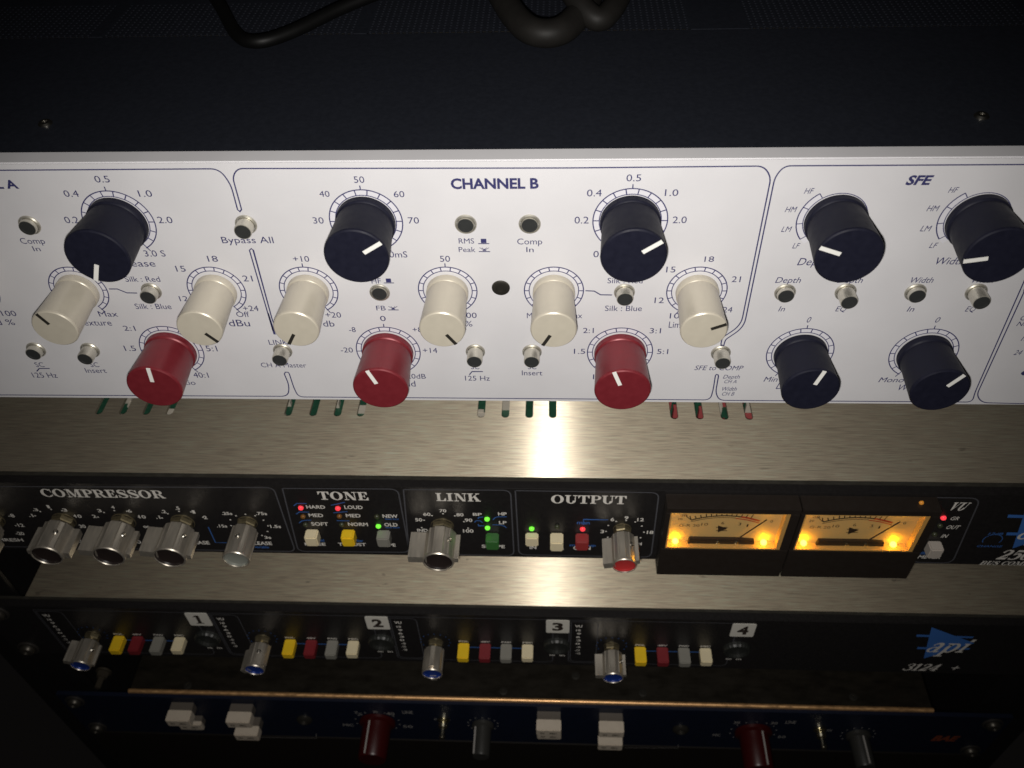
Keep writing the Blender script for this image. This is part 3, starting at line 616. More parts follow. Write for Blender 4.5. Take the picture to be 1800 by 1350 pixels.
fr = Buf()
def frame(pts, r=3.2, w_=.5):
    fr = Buf(); q = corner_path(pts+[pts[0]], r); fr.strip(q, w_, -.04); part('section_outline', fr, FRAMEINK, U2, smooth=0, fixn=False)
frame([(-250, -136.8), (-101.76, -134.70), (-102.34, -175.91), (-250, -175.6)])
frame([(-98.59, -135.15), (-56.10, -134.71), (-56.43, -175.18), (-101.13, -175.70)])
frame([(-54.07, -134.95), (-15.22, -134.57), (-15.14, -176.28), (-56.67, -176.24)])
frame([(-13.52, -134.76), (37.86, -134.91), (38.39, -175.84), (-13.17, -175.60)])
frame([(133.96, -135.73), (150.15, -135.76), (153.58, -176.69), (137.26, -176.30)], 4)
words(U2, 'section_title', ATEXT, (('COMPRESSOR', (-191.12, -144.01, -142.00, -137.30)), ('TONE', (-86.17, -67.69, -141.59, -136.75)), ('LINK', (-42.66, -26.31, -141.44, -136.70)), ('OUTPUT', (-0.66, 26.56, -141.88, -137.01)),
      ('VU', (140.69, 148.04, -143.09, -138.36), 1), ('2500', (168.52, 186.49, -173.48, -167.19), 1), ('BUS COMPRESSOR', (163.80, 196.61, -177.30, -174.76), 1)), serif)
tb = Buf()
for s, bx in (
    ('-8', (-210.53, -208.01, -155.46, -153.26)), ('-12', (-210.86, -207.06, -161.69, -159.55)), ('-20', (-212.85, -209.41, -167.27, -165.18)), ('THRESH', (-224.28, -211.86, -171.88, -169.75)),
    ('.3', (-199.07, -196.84, -151.18, -149.43)), ('.1', (-202.24, -200.43, -155.07, -153.08)), ('1', (-192.42, -191.41, -149.20, -147.28)), ('3', (-187.10, -185.38, -151.21, -149.26)), ('10', (-183.82, -181.26, -155.15, -153.06)),
    ('30', (-184.68, -182.21, -161.81, -159.66)), ('ATTACK', (-196.54, -186.56, -172.07, -169.82)), ('3', (-173.49, -171.91, -151.31, -149.37)), ('2', (-176.91, -175.44, -155.00, -153.02)), ('4', (-167.35, -166.03, -148.94, -147.12)),
    ('6', (-161.75, -160.17, -151.25, -149.31)), ('10', (-158.59, -155.93, -154.97, -152.89)), ('oo', (-159.04, -156.47, -161.28, -159.78)), ('RATIO', (-170.87, -163.55, -171.97, -169.74)), ('.2', (-148.80, -146.79, -151.36, -149.31)),
    ('.1', (-152.00, -150.29, -155.03, -153.06)), ('.5', (-142.61, -140.87, -149.09, -147.07)), ('1', (-136.65, -135.58, -151.30, -149.26)), ('2', (-133.32, -131.87, -154.80, -152.73)), ('RELEASE', (-146.38, -135.79, -171.83, -169.49)),
    ('.25s', (-125.48, -121.43, -151.92, -150.08)), ('.75s', (-112.32, -108.04, -151.71, -149.78)), ('.15s', (-129.68, -125.61, -160.11, -158.31)), ('1.5s', (-108.62, -104.46, -159.91, -158.01)), ('3s', (-112.62, -109.99, -167.31, -165.45)),
    ('RELEASE', (-120.88, -110.64, -171.59, -169.26)),
    ('HARD', (-91.98, -84.89, -147.18, -145.11)), ('MED', (-92.11, -86.62, -152.44, -150.32)), ('SOFT', (-92.20, -85.67, -158.02, -155.81)), ('LOUD', (-77.60, -70.73, -147.12, -144.96)), ('MED', (-77.90, -72.33, -152.33, -150.21)),
    ('NORM', (-77.98, -70.35, -157.89, -155.68)), ('NEW', (-63.94, -58.21, -152.35, -150.20)), ('OLD', (-64.03, -58.95, -157.90, -155.64)), ('KNEE', (-97.48, -89.19, -171.42, -169.55)), ('THRUST', (-84.14, -73.09, -171.31, -169.25)), ('TYPE', (-67.56, -61.37, -171.31, -169.25)),
    ('70', (-42.12, -39.51, -148.38, -146.49)), ('60', (-48.43, -45.65, -150.75, -148.75)), ('50', (-51.82, -49.12, -154.35, -152.31)), ('IND', (-51.79, -47.73, -161.13, -159.12)), ('80', (-35.97, -33.25, -150.76, -148.80)),
    ('90', (-33.02, -30.18, -154.20, -152.08)), ('100', (-34.17, -30.16, -161.15, -158.96)), ('BP', (-29.75, -26.36, -150.26, -148.52)), ('HP', (-20.32, -17.07, -149.87, -147.88)), ('LP', (-20.20, -17.31, -155.31, -153.37)), ('SHAPE', (-27.57, -18.50, -171.25, -169.06)),
    ('IN', (-8.90, -6.31, -171.47, -169.34)), ('GR', (2.13, 4.52, -171.44, -169.49)), ('GAIN', (8.04, 14.72, -171.56, -169.10)), ('6', (21.47, 22.84, -152.43, -150.31)), ('9', (26.54, 28.03, -151.32, -149.23)), ('12', (31.31, 33.77, -152.28, -150.28)),
    ('3', (18.05, 19.44, -160.19, -158.06)), ('18', (35.48, 37.94, -160.26, -158.19)), ('24', (32.39, 34.27, -167.95, -165.92))):
    text(tb, s, bx, .022)
for s, bx in (('GR', (143.61, 147.09, -148.87, -146.81)), ('OUT', (143.84, 148.90, -154.36, -152.09)), ('IN', (143.88, 146.38, -159.88, -157.76)), ('METER', (139.51, 148.55, -173.72, -171.59))): text(tb, s, bx, .012, 1)
for p in ((-45.19, -150.57), (-48.45, -153.50), (-49.80, -158.32), (-40.89, -149.25), (-36.55, -150.46), (-33.40, -154.03), (-32.10, -158.15),
          (20.16, -158.97), (20.81, -155.16), (23.60, -152.49), (27.27, -151.84), (30.67, -152.69), (33.30, -155.27), (34.37, -159.15), (33.41, -162.81), (20.97, -162.81),
          (-196.35, -151.34), (-199.62, -154.20), (-191.46, -149.90), (-187.48, -150.63), (-183.96, -153.94), (-171.31, -151.39), (-174.80, -154.45), (-166.85, -150.16), (-162.09, -150.46), (-158.71, -154.07),
          (-146.51, -151.63), (-149.68, -154.48), (-141.65, -150.00), (-137.09, -150.30), (-133.43, -153.69), (-120.28, -152.39), (-116.37, -151.29), (-112.83, -152.13), (-123.13, -155.00), (-123.88, -158.86),
          (-110.29, -154.97), (-109.39, -158.60), (-110.48, -162.34), (-113.24, -165.06)):
    tb.flat([(p[0]-.3, p[1]-.3), (p[0]+.3, p[1]-.3), (p[0]+.3, p[1]+.3), (p[0]-.3, p[1]+.3)], -.05)
_p = part('printed_legend', tb, ATEXT, U2, smooth=0, fixn=False); _p['kind'] = 'stuff'
bl = Buf()
B = lambda s, bx, it=0: text(bl, s, bx, .02, it)
B('variable', (-118.21, -112.48, -173.91, -172.23)); B('hold', (-91.52, -89.30, -168.67, -167.01)); B('filter', (-76.49, -73.87, -168.50, -166.86)); B('feed fwd', (-63.23, -58.18, -153.58, -152.61)); B('feed back', (-63.82, -58.18, -158.97, -158.06))
B('man', (9.07, 13.83, -154.71, -153.15)); B('make up', (6.56, 16.69, -169.09, -167.60)); B('12dB', (160.29, 165.81, -157.68, -156.22), 1); B('filter', (139.63, 142.78, -171.01, -169.12), 1)
for pts in ([(-133.20, -159.91), (-133.26, -170.46), (-127.52, -170.45)], [(11.47, -154.97), (11.44, -151.60), (20.57, -151.64)],
            [(-96.57, -145.59), (-95.06, -144.06), (-91.46, -144.11)], [(-96.74, -150.81), (-95.25, -149.37), (-91.67, -149.38)], [(-96.78, -156.37), (-95.34, -154.98), (-93.50, -154.54), (-91.75, -154.50)],
            [(-82.35, -144.94), (-76.83, -142.95)], [(-82.32, -149.60), (-76.88, -148.69)], [(-82.00, -154.53), (-77.07, -154.59)],
            [(-22.44, -152.66), (-21.46, -151.11), (-20.27, -150.64), (-17.15, -150.57)], [(-22.72, -155.77), (-19.69, -155.78), (-18.27, -156.55), (-17.52, -157.52)],
            [(-29.48, -154.38), (-28.62, -153.25), (-27.44, -153.22), (-26.33, -154.43)], [(-27.90, -152.13), (-27.72, -151.25), (-25.88, -150.99)], [(-28.10, -155.45), (-28.03, -156.61), (-25.92, -156.56)]):
    bl.strip(pts, .38, -.05)
c = (163.10, -160.83); bl.arc(c, 3.4, -120, 120, .3, -.05); B('CHANGE', (158.81, 168.20, -165.55, -164.32), 1)
_p = part('blue_print', bl, BLUEINK, U2, smooth=0, fixn=False); _p['kind'] = 'stuff'
def tri_logo(root, ax, az, k):
    """blue triangle with two bars and the italic letters; the offsets are millimetres on the smaller logo"""
    A = lambda x, z: (ax+x*k, az+z*k)
    b = Buf(); b.flat([A(0, 0), A(5.1, -27.9), A(22.5, -13.0)], -.05)
    b.flat([A(-4.4, -6.4), A(-4.1, -8.2), A(20, -8.6), A(20.4, -7.2)], -.09); b.flat([A(-.8, -17.4), A(-.5, -19.2), A(22, -18.8), A(22.2, -17.4)], -.13)
    part('blue_logo', b, DARKBLUE, root, smooth=0, fixn=False)
    b = Buf(); p0 = A(3.4, -17.2); serif(b, 'api', (p0[0], p0[0]+20*k, p0[1]-4.2*k, p0[1]+7.6*k), 1, -.2); part('logo_lettering', b, ATEXT, root, smooth=0, fixn=False)
tri_logo(U2, 167.3, -138.8, .98)

KA = 'aluminium knob with a wing and a dark dished end'
alu_knob(U2, -189.2, -156.9, 6.2, 16.5, 186, DISH, 3.4, 8.4, KA, (-160,))
for (x, z, ang) in ((-165.5, -156.8, 8), (-142.3, -156.9, 8), (-41.8, -156.8, 2)): alu_knob(U2, x, z, 6.0 if x > -100 else 6.3, 16.5, ang, DISH, 3.4, 11.2, KA, (42,))
a_ = (-216.10, -159.96); alu_knob(U2, -217.5, -156.9, 6.0, 16.0, -90, DISH, 3.4, 10.5, KA, (42,))
alu_knob(U2, -116.9, -156.6, 5.2, 17.0, 0, DISHGREY, 0, 0, 'plain aluminium knob with a pale grey end', (-2,))
alu_knob(U2, 26.1, -157.2, 4.6, 16.5, -12, DISHRED, 3.0, 7.6, 'aluminium knob with a red end', (52,))
for (bx, l, m_, lb) in (((-92.46, -160.11), 0, CREAM, 'cream push button'), ((-78.29, -159.90), 0, YELLOW, 'yellow push button'), ((-64.62, -159.97), 0, GREY, 'grey push button'), ((-7.86, -160.22), 0, CREAM, 'cream push button'),
                        ((1.57, -160.08), 1, CREAM, 'cream push button'), ((-22.94, -160.73), 0, GREENP, 'smoky green push button'), ((11.13, -160.16), 0, REDG, 'dark red push button'), ((142.37, -161.71), 0, WHITEP, 'pale grey push button')):
    L_ = 2.9 if lb == 'cream push button' and bx[0] > -20 and not l else (5.0 if l else 4.4)
    cap_button(U2, bx[0]-2.45, bx[0]+2.45, bx[1]-5.7, bx[1]-.1, L_, m_, lb)
for p, m_, lb in (((-94.09, -146.61), LRED, 'lit red lamp'), ((-80.07, -146.60), LRED, 'lit red lamp'), ((-94.39, -152.07), LAMB, 'unlit amber lamp'), ((-80.35, -151.53), LAMB, 'unlit amber lamp'), ((-94.44, -157.21), LDIM, 'unlit lamp'),
                  ((-80.39, -156.87), LDIM, 'unlit lamp'), ((-66.09, -151.42), LDIM, 'unlit lamp'), ((-66.38, -157.56), LGREEN, 'lit green lamp'), ((-24.55, -151.97), LGREEN, 'lit green lamp'), ((-24.65, -157.61), LGREEN, 'lit green lamp'),
                  ((-7.92, -157.71), LGREEN, 'lit green lamp'), ((1.70, -156.26), LDIM, 'unlit lamp'), ((11.30, -157.50), LRED, 'lit red lamp'), ((140.96, -147.35), LRED, 'lit red lamp'), ((141.33, -152.20), LDIM, 'unlit lamp'), ((141.08, -157.56), LDIM, 'unlit lamp')):
    led(U2, p[0], p[1], 1.0, m_, lb)
_o = led(U2, (128.49, -132.45)[0], -134.6, .8, mat('amber_lamp_reflection', (.4, .15, .02), .3, emit=(1, .4, .05), es=.25), 'small amber reflection of a lamp'); _o.location.y -= 3*MM  # glowing dome that stands in for a lamp's reflection on the bezel edge

# the two meters
def meter(x0, x1, wx0, wx1, nudge):
    zt, zb, L = -135.2, -177.9, 6.6; wt, wb = -138.2, -160.3
    b = Buf(); b.box(x0, x1, -L, -.05, wt, zt); b.box(x0, x1, -L, -.05, zb, wb); b.box(x0, wx0, -L, -.05, wb, wt); b.box(wx1, x1, -L, -.05, wb, wt)
    bez = part('vu_meter', b, BEZEL, U2, 'black framed meter lit amber, needle to the right', bevel=.25, seg=2)
    d = -3.3
    b = Buf(); b.box(wx0, wx1, d+.02, d+.6, wb, wt); part('dial', b, DIAL, bez)
    b = Buf()
    t = .5; g = .06
    b.box(wx0+g, wx0+t, -L+.25, d, wb+g, wt-g); b.box(wx1-1.6, wx1-g, -L+.25, d, wb+g, wt-g); b.box(wx0+t, wx1-1.6, -L+.25, d, wb+g, wb+.75); b.box(wx0+t, wx1-1.6, -L+.25, d, wt-.5, wt-g)
    part('window_rim', b, WALL, bez, bevel=.12)
    b = Buf(); b.box(wx0+g, wx1-g, -L+.12, -L+.2, wb+g, wt-g); part('window_pane', b, GLASS, bez)
    # dial print, laid out from the dial's own left edge
    k0 = wx0-41.8; D = d-.03
    def arc_pts(dz, n=14, x0=50.2, x1=74.8, rise=2.9): return [(k0+x0+(x1-x0)*i/n, dz-146.55+rise*(1-((2*i/n-1))**2)) for i in range(n+1)]
    b = Buf(); main = arc_pts(0); b.strip(main[:11], .62, D); b.strip([(p[0], p[1]-1.05) for p in main[:10]], .3, D)
    for i in range(13):
        p = main[i]; q = -.62+i*.1; b.strip([p, (p[0]+q*1.2, p[1]+(1.8 if i % 3 else 2.5))], .38, D)
    b.strip([(k0+50.2, -146.5), (k0+47.9, -143.9)], .3, D)
    text(b, 'G-R 20', (k0+46.2, k0+53.6, -150.6, -149.1), .0, 0, D); text(b, '10', (k0+54.2, k0+56.6, -149.8, -148.2), 0, 0, D); text(b, '6', (k0+61.3, k0+62.4, -148.9, -147.2), 0, 0, D)
    text(b, '3', (k0+67.4, k0+68.5, -149.4, -147.7), 0, 0, D); text(b, '1', (k0+70.6, k0+71.2, -150.2, -148.6), 0, 0, D); text(b, 'dB', (k0+46, k0+48.6, -144.4, -143.0), 0, 0, D); text(b, '20', (k0+45.2, k0+47, -146.6, -145.4), 0, 0, D)
    text(b, '0', (k0+78.6, k0+79.6, -147.4, -145.8), 0, 0, D)
    b.flat([(k0+60.3, -149.6), (k0+60.8, -154.0), (k0+64.0, -151.4)], D); b.flat([(k0+59.6, -150.6), (k0+63.9, -150.5), (k0+63.9, -150.9), (k0+59.8, -151.0)], D); b.flat([(k0+59.9, -152.6), (k0+64.1, -152.5), (k0+64.1, -152.9), (k0+60, -153.0)], D)
    part('dial_print', b, DIALINK, bez, smooth=0, fixn=False)
    b = Buf(); b.strip(main[10:], .9, D); b.strip([(p[0], p[1]-1.25) for p in main[9:]], .5, D); part('dial_red_arc', b, DIALRED, bez, smooth=0, fixn=False)
    b = Buf(); b.tube([(k0+66.8, d-.9, -158.9), (k0+68.3, d-.8, -156.9), (k0+76.9, d-.6, -145.0)], .24, 8); part('needle', b, DIALINK, bez)
    cx = k0+62.2
    # pivot cover with its screws
    b = Buf(); b.prism([(cx-12.0, wb+.8), (cx+12.6, wb+.8), (cx+12.2, wb+3.1), (cx+6.5, wb+3.8), (cx-11.6, wb+3.8)], d-.05, d-1.4); part('pivot_cover', b, DIALINK, bez, bevel=.15)
    sb = Buf(); sb.lathe([(.75, 0), (.7, -.3), (.2, -.55), (0, -.55)], 14); sme = sb.mesh('dial_screw', CHROME)
    for k in (-1.0, 5.9): put('dial_screw', sme, bez, (cx+k, d-1.4, wb+1.9))
    # lamps
    for lx in (wx0+3.8, wx0+36.3):
        b = Buf(); b.lathe([(1.15*math.sin(t_*math.pi/8), -1.15*math.cos(t_*math.pi/8)) for t_ in range(9)], 16, axis='z'); put('meter_bulb', b.mesh('meter_bulb', BULB), bez, (lx, d-1.0, wb+1.8))
        pl = bpy.data.lights.new('meter_lamp', 'POINT'); pl.energy = .0024; pl.color = (1, .43, .004); pl.shadow_soft_size = .0012
        po = bpy.data.objects.new('meter_lamp', pl); COL.objects.link(po); po.parent = bez; po.location = Vector((lx, d-1.5, wb+3.4))*MM-wloc(bez)
    for lx in (wx0+2.2, wx0+35.0):
        pl = bpy.data.lights.new('meter_lamp', 'POINT'); pl.energy = .0006; pl.color = (1, .50, .03); pl.shadow_soft_size = .001
        po = bpy.data.objects.new('meter_lamp', pl); COL.objects.link(po); po.parent = bez; po.location = Vector((lx, d-1.6, wt-1.6))*MM-wloc(bez)
meter(40.2, 87.0, 41.8, 83.9, 0)
meter(87.5, 135.0, 88.9, 132.0, 0)

# ================================================================ 3. four channel preamplifier
U3 = thing('rack_preamplifier', 'black rack unit with four white number badges and coloured buttons', 'preamplifier', (-14.5, 0, -266.6))
b = Buf(); b.box(-257, 227, 0, 3.6, -266.4, -222.4); part('faceplate', b, APANEL, U3, bevel=.3)
b = Buf(); b.box(-257, 227, 3.65, 5.0, -265.5, -222.3); part('panel_backing', b, AEDGE, U3, bevel=.2)
slot_cover(U3, -236.6, 214, 5.4, 250, -223.1, [(x, 62, 90, 3) for x in (-180, -100, -20, 60, 140)], STEEL2)
b = Buf(); b.box(-236.4, -235.4, 5.2, 250, -265, -223.6); b.box(212.8, 213.8, 5.2, 250, -265, -223.6); b.box(-236, 213, 5.2, 250, -265.3, -264.3); part('chassis', b, CHASSIS, U3)
fr = Buf(); tb = Buf(); tt = Buf(); bl = Buf()
def frame3(pts):
    fr = Buf(); fr.strip(corner_path(pts+[pts[0]], 3), .35, -.04); part('section_outline', fr, FRAMEINK, U3, smooth=0, fixn=False)
chan = ((-212.4, 0), (-132.6, 1), (-52.8, 2), (26.8, 3))
BD = ((-162.98, -152.38, -237.04, -225.23), (-82.60, -72.15, -236.13, -224.22), (-3.47, 7.45, -236.01, -224.23), (76.74, 87.59, -237.00, -225.27))
BC = (((YELLOW, 'yellow'), (REDP, 'dark red'), (GREY, 'grey'), (CREAM, 'cream')))
BX4 = (((-200.01, -249.93), (-191.22, -249.57), (-181.17, -249.62), (-171.32, -249.49)), ((-119.69, -248.92), (-109.82, -248.76), (-100.03, -248.70), (-90.44, -248.56)),
       ((-39.92, -247.87), (-30.15, -247.92), (-20.59, -247.97), (-10.96, -247.75)), ((39.57, -248.76), (49.43, -248.82), (59.01, -248.70), (68.55, -248.48)))
for (kx, i) in chan:
    ang = (16, -30, -90, -4)[i]
    alu_knob(U3, kx, -247.2, 4.75, 15.5, ang, DISHBLUE, 2.8, 7.6, 'small aluminium knob with a blue end', ((44, 48, 85, 64)[i],))
    dx = kx+52.8
    frame3([(dx-72, -225.2), (dx+.4, -225.2), (dx+.4, -263.5), (dx-72, -263.5)])
    frame3([(dx-72+.8, -226.5), (dx-59.5, -226.5), (dx-59.5, -262.5), (dx-72+.8, -262.5)])
    # number badge
    x0, x1, z0, z1 = BD[i]; x0 = x1-9.9 if i else x0; zc = -230.7
    cxb = (x0+x1)/2; pts = corner_path([(cxb, zc+5.4), (cxb-5.1, zc+5.4), (cxb-5.1, zc-5.4), (cxb+5.1, zc-5.4), (cxb+5.1, zc+5.4), (cxb, zc+5.4)], .9)
    b = Buf(); b.prism([(p[0], p[1]) for p in pts[:-1]], -.02, -.25); part('number_badge', b, BADGE, U3, 'white badge with the number %d' % (i+1), smooth=0)
    b = Buf(); (serif(b, '1', (cxb-2.0, cxb+1.8, zc-3.5, zc+3.5), 0, -.3) if i == 0 else text(b, '1234'[i], (cxb-2.4, cxb+2.4, zc-3.5, zc+3.5), .045, 0, -.3)); part('badge_number', b, DIALINK, U3, smooth=0, fixn=False)
    # thumbwheel
    bx0 = cxb; b = Buf()
    n = 44
    b.lathe([(6.1, 0), (6.1, -1.2), (5.6, -2.2), (4.7, -2.2), (4.5, -.6), (0, -.6)], 44)
    b.v = [(x*(1-.035*(k % 2)), y, z*(1-.035*(k % 2))) if y < -1.0 else (x, y, z) for k, (x, y, z) in enumerate(b.v)]
    put('jack_socket', b.mesh('jack_socket', mat('black_socket_plastic', (.02, .021, .019), .45), smooth=20), U3, (bx0-.3, 0, -247.0))
    text(tt, 'inst', (bx0-3.6, bx0-1, -257.6, -256.2), .02); text(tt, 'in', (bx0+1.0, bx0+3.4, -257.6, -256.2), .02)
    text(tt, 'VU', (dx-69.6, dx-66.4, -231.3, -229.2), .03)
    for k, s in enumerate(('18', '9', '6', '3', '0', '-6', '-12', '-18')): text(tt, s, (dx-69.0+(k % 2)*.3, dx-67.0+(k % 2)*.3, -234.6-3.0*k, -233.0-3.0*k), .02)
    for k, a in enumerate(range(-120, 121, 24)):
        s_, c_ = math.sin(math.radians(a)), math.cos(math.radians(a)); bl.strip([(kx+6.4*s_, -246.5+6.4*c_), (kx+7.0*s_, -246.5+7.0*c_)], .4, -.05)
    ps = BX4[i]; bl.strip([(ps[0][0], -251.2), (ps[3][0], -251.2)], .7, -.04)
    for (p, (m_, cn), nm) in zip(ps, BC, ('POL', '48V', 'PAD', 'MIC')):
        z1_ = -247.1; cap_button(U3, p[0]-2.5, p[0]+2.5, z1_-4.0, z1_, 7.6 if cn != 'cream' else 6.9, m_, cn+' push button', bevel=.4)
        text(tt, nm, (p[0]-2.2, p[0]+2.2, z1_+.6, z1_+2.0), .03)
_p = part('blue_print', bl, BLUEINK, U3, smooth=0, fixn=False); _p['kind'] = 'stuff'
tri_logo(U3, 160.9, -225.2, .98)
words(U3, 'model_lettering', ATEXT, (('3124', (159.38, 176.32, -264.04, -257.67), 1), ('+', (180.10, 185.23, -263.09, -257.32), 1)), serif)
_p = part('printed_legend', tt, ATEXT, U3, smooth=0, fixn=False); _p['kind'] = 'stuff'

# ================================================================ 4. blue preamplifier below
U4 = thing('blue_preamplifier', 'dark blue rack unit with white switches, lowest in the rack', 'preamplifier', (-14.5, 0, -355.6))
b = Buf(); b.box(-228, 198, 0, 2.2, -355.4, -311.2); b.box(-257, -228, 0, 2.2, -355.4, -311.2); b.box(198, 227, 0, 2.2, -355.4, -311.2); part('faceplate', b, BPANEL, U4)
b = Buf(); b.box(-219, 189, 3.4, 260, -353, -311.2); part('top_cover', b, BCOVER, U4, bevel=.3)
b = Buf(); b.tube([(-219, 2.9, -310.9), (189, 2.9, -310.9)], 1.15, 24); part('cover_edge', b, BRASSBACK, U4, 'brass coloured front edge')
sm2 = Buf().lathe([(2.2, 0), (2.1, .35), (1.2, .5), (1.0, .2), (0, .2)], 20, axis='z').mesh('screw', SCREW)
for p in ((12.40, 16.69), (46.33, 8.36), (-24.61, 7.51), (-189.04, 6.53), (151.56, 8.88)): put('screw', sm2, U4, (p[0], p[1], -311.2))
def rocker(x0, x1, zt, y0, L, dark=True):
    b = Buf(); b.box(x0+.3, x1-.3, -y0, 0, zt-6.2, zt-.2); o = part('rocker_switch', b, BSTEM, U4, bevel=.2)
    b = Buf(); b.box(x0, x1, -L, -y0, zt-6.5, zt); part('switch_cap', b, BCAP, o, bevel=.35)
    b = Buf(); xm = (x0+x1)/2; text(b, 'IN', (x0+2, x0+4, zt-4.4, zt-2.6), .03, 0, -L-.03); text(b, 'MIC', (xm+.5, xm+4, zt-4.4, zt-2.6), .03, 0, -L-.03); part('switch_lettering', b, DIALINK, o, smooth=0, fixn=False)
    return o
for (x0, zt, pr) in (((-7.53, -314.56), 0, 1), ((23.86, -314.71), 0, 0), ((-197.50, -316.18), 0, 1), ((-166.13, -316.00), 0, 0)):
    rocker(x0[0], x0[0]+12.4, -316.2, 4.2, 10.0)
    if pr: 
        o = rocker(x0[0]+.2, x0[0]+12.6, -332.0, 3.0, 5.2)
    else: rocker(x0[0]+.2, x0[0]+12.6, -332.0, 4.8, 10.0)
tx = Buf()
def bae_knob(x, z, r, L, m_, lb, ptr):
    b = Buf(); b.lathe([(r*1.25, 0), (r*1.25, -1.5), (r*1.0, -2.4), (r*.97, -L+1), (r*.9, -L), (0, -L)], 40); o = put('knob', b.mesh('knob', m_), U4, (x, 0, z), lb)
    b = Buf(); a = math.radians(ptr); cxx, czz = r*1.0*math.sin(a), r*1.0*math.cos(a); b.box(cxx-.4, cxx+.4, -L+.6, -2.6, czz-.4, czz+.4); put('pointer', b.mesh('pointer', BTEXT, smooth=0), o, (x, 0, z))
    for k in range(11):
        a = math.radians(-130+k*26); tx.lathe([(.45, 0), (0, -.01)], 8, (x+(r*1.25+2.2)*math.sin(a), -.04, z+(r*1.25+2.2)*math.cos(a)))
def k_at(p): return p[0]
bae_knob((-91.16, -325.45)[0]-.5, -334, 7.6, 20, BRED, 'dark red knob', -22); bae_knob((102.27, -331.72)[0]+2.0, -334.5, 7.6, 20, BRED, 'dark red knob', 24)
bae_knob((-35.87, -331.86)[0], -334, 4.6, 17, BGREY, 'dark grey knob', -52); bae_knob((157.68, -331.02)[0], -335, 5.0, 17, BGREY, 'dark grey knob', 8)
for p in ((-56.04, -329.82), (136.69, -330.55)):
    b = Buf(); b.lathe([(3.4, 0), (3.4, -1.2), (2.6, -1.6), (1.5, -1.6)], 24); b.lathe([(1.3, -1.0), (2.1, -2.2), (2.6, -3.6), (2.2, -5.0), (1.1, -5.6), (1.3, -8), (1.6, -9.6), (1.4, -10.6), (.8, -11), (0, -11.1)], 24)
    put('toggle_switch', b.mesh('toggle_switch', CHROME), U4, (p[0], 0, -328.0))
for p in ((-130.54, -340.91), (66.90, -340.17), (102.26, -335.10)):
    b = Buf(); b.lathe([(4.2, 0), (4.2, -1.0), (3.2, -2.0), (2.4, -2.2), (2.2, -.5), (0, -.5)], 28); put('jack_socket', b.mesh('jack_socket', SCREW), U4, (p[0], 0, -333.0))
for s, bx in (('20', (-102.27, -100.76, -324.64, -321.89)), ('25', (-100.48, -98.67, -326.59, -323.83)), ('30', (-92.52, -90.11, -323.38, -320.65)), ('40', (-85.68, -81.47, -325.67, -322.23)), ('LINE', (-77.04, -71.66, -323.36, -320.08)), ('MIC', (-111.03, -105.44, -340.74, -337.85)), ('50', (-78.82, -73.60, -340.66, -337.78)),
              ('20', (92.81, 95.94, -325.43, -322.74)), ('LINE', (118.59, 123.66, -323.83, -320.49)), ('MIC', (84.30, 88.40, -341.34, -338.50)), ('50', (117.86, 121.91, -341.37, -338.54)), ('30', (111.38, 114.77, -324.99, -322.30)), ('PHASE', (-61.09, -52.67, -330.31, -328.22)), ('PHASE', (135.67, 143.61, -331.64, -329.59))): text(tx, s, bx, .01)
tx.strip([(39.69, -359.14), (68.30, -358.00), (67.94, -353.51)], .3, -.04); tx.strip([(-160.37, -358.45), (-129.05, -357.67), (-127.94, -351.90)], .3, -.04)
_p = part('printed_legend', tx, BTEXT, U4, smooth=0, fixn=False); _p['kind'] = 'stuff'
b = Buf(); text(b, 'BAE', (195.65, 209.26, -340.20, -333.49), .05, 1); part('orange_lettering', b, BORANGE, U4, smooth=0, fixn=False)

# ================================================================ rack frame, screws, base
RK = thing('equipment_rack', 'black steel rack frame holding the four units', 'rack', (-14.5, 8, -480))
for xa, xb in ((-258, -241.5), (213, 228)):
    b = Buf(); b.box(xa, xb, 6.2, 8.2, -480, 30)
    part('rail', b, RAIL, RK, bevel=.2)
b = Buf(); b.box(-272, -262, 4, 330, -480, 30); part('side_panel', b, RAIL, RK); b = Buf(); b.box(232, 242, 4, 330, -480, 30); part('side_panel', b, RAIL, RK)
b = Buf(); b.box(-257, 227, 0, 2.4, -480, -357.2); part('blank_panel', b, mat('blank_panel_paint', (.012, .009, .007), .5), RK, bevel=.2)
b = Buf(); b.box(-262, 232, 320, 326, -480, 30); part('back_panel', b, RAIL, RK)
wb_ = Buf(); wb_.lathe([(5.0, 0), (5.0, -.8), (4.2, -1.0)], 24); WASH = wb_.mesh('washer', mat('dark_washer', (.05, .045, .04), .5, .3))
rs = Buf(); rs.lathe([(3.6, -.8), (3.6, -1.8), (3.0, -2.8), (1.8, -3.3), (1.4, -3.3), (1.2, -2.2), (0, -2.2)], 24); RSC = rs.mesh('rack_screw', mat('rack_screw_metal', (.10, .09, .075), .4, .7))
k = 0
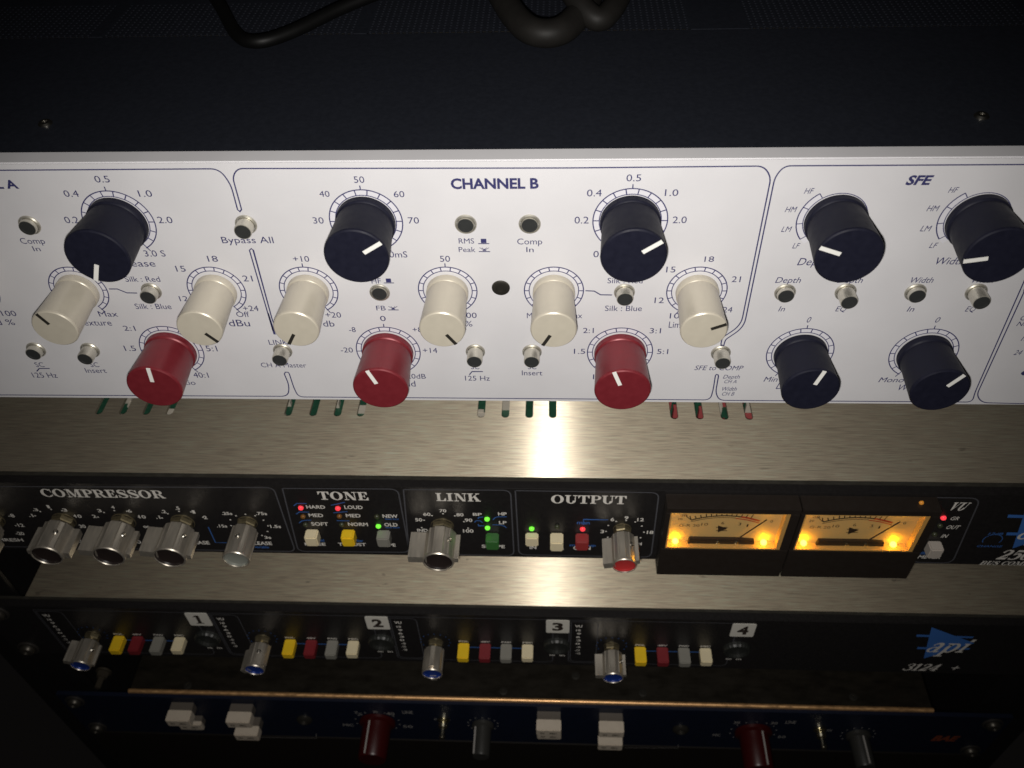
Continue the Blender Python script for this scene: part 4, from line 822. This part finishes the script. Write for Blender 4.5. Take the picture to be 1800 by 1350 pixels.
for (x, z) in ((-249, -139.5), (-249, -171.5), (-249, -228.5), (-249, -260.5), (219, -228.5), (219, -260.5), (-249, -317.5), (-249, -349.5), (219, -317.5), (219, -349.5), (219, -139.5), (219, -171.5)):
    t_ = thing('rack_screw', '', 'screw', (x, 0, z), 'screws fixing the units to the rack rails')
    side = 'left' if x < 0 else 'right'
    un_ = 'unit with lit meters' if z > -180 else ('unit with number badges' if z > -270 else 'dark blue unit')
    t_['label'] = '%s dark screw in the %s end of the %s' % ('upper' if z in (-139.5, -228.5, -317.5) else 'lower', side, un_)
    put('washer', WASH, t_, (x, -.02, z)); put('screw_head', RSC, t_, (x, -.02, z))

# ================================================================ cables lying on the top cover
def cable(pts, r, m_, lb, grp=None):
    q = [(a, b_, c_) for a, b_, c_ in cr(pts, 8)]
    b = Buf(); b.tube(q, r, 14); o = part('cable', b, m_, None, lb); o['category'] = 'cable'
    if grp: o['group'] = grp
    return o
def hz(p, z): return (p[0], p[1], z)
cable([hz((-125.57, 114.81), 9), hz((-109.38, 89.55), 4), hz((-99.80, 72.94), .8), hz((-91.95, 66.90), .8), hz((-82.56, 72.40), 1.2), hz((-68.61, 86.22), 3), hz((-53.55, 96.82), 5), hz((-33.72, 105.77), 8)], 2.1, RUBBER, 'thin black cable dipping in a V over the back of the white unit')
cable([hz((-26.86, 118.12), 12), hz((-17.61, 88.14), 6), hz((-9.88, 70.73), 3), hz((-2.07, 66.71), 2.2), hz((4.80, 72.33), 3), hz((11.26, 89.32), 6), hz((15.81, 116.14), 10)], 4.2, RUBBERG, 'thick grey cable loop hanging lowest over the back of the white unit')
cable([hz((-3.35, 106.73), 14), hz((4.00, 82.82), 9), hz((11.69, 73.02), 4), hz((17.06, 77.96), 4.5), hz((22.38, 95.88), 7), hz((26.64, 120.94), 10)], 3.6, RUBBERG, 'thick grey cable loop on the right, beside the lowest loop')

# a dull bolt caught between the units at the left
_q = (-234.05, 7.06)
t_ = thing('bolt', 'small dull bolt below the knob left of badge 1', 'bolt', (_q[0], _q[1], -310))
b = Buf(); b.lathe([(0, 0), (3.0, 0), (3.0, -3.2), (1.6, -3.4), (1.6, -9), (0, -9)], 6, (_q[0], _q[1]+4, -307)); part('bolt_head', b, mat('dull_bolt', (.09, .075, .055), .5, .5), t_, bevel=.2)
b = Buf(); b.lathe([(0, 0), (4.0, 0), (4.0, -1.0), (0, -1.0)], 20, (_q[0], _q[1]+4.6, -307)); part('washer', b, mat('dull_bolt', (0, 0, 0)), t_)
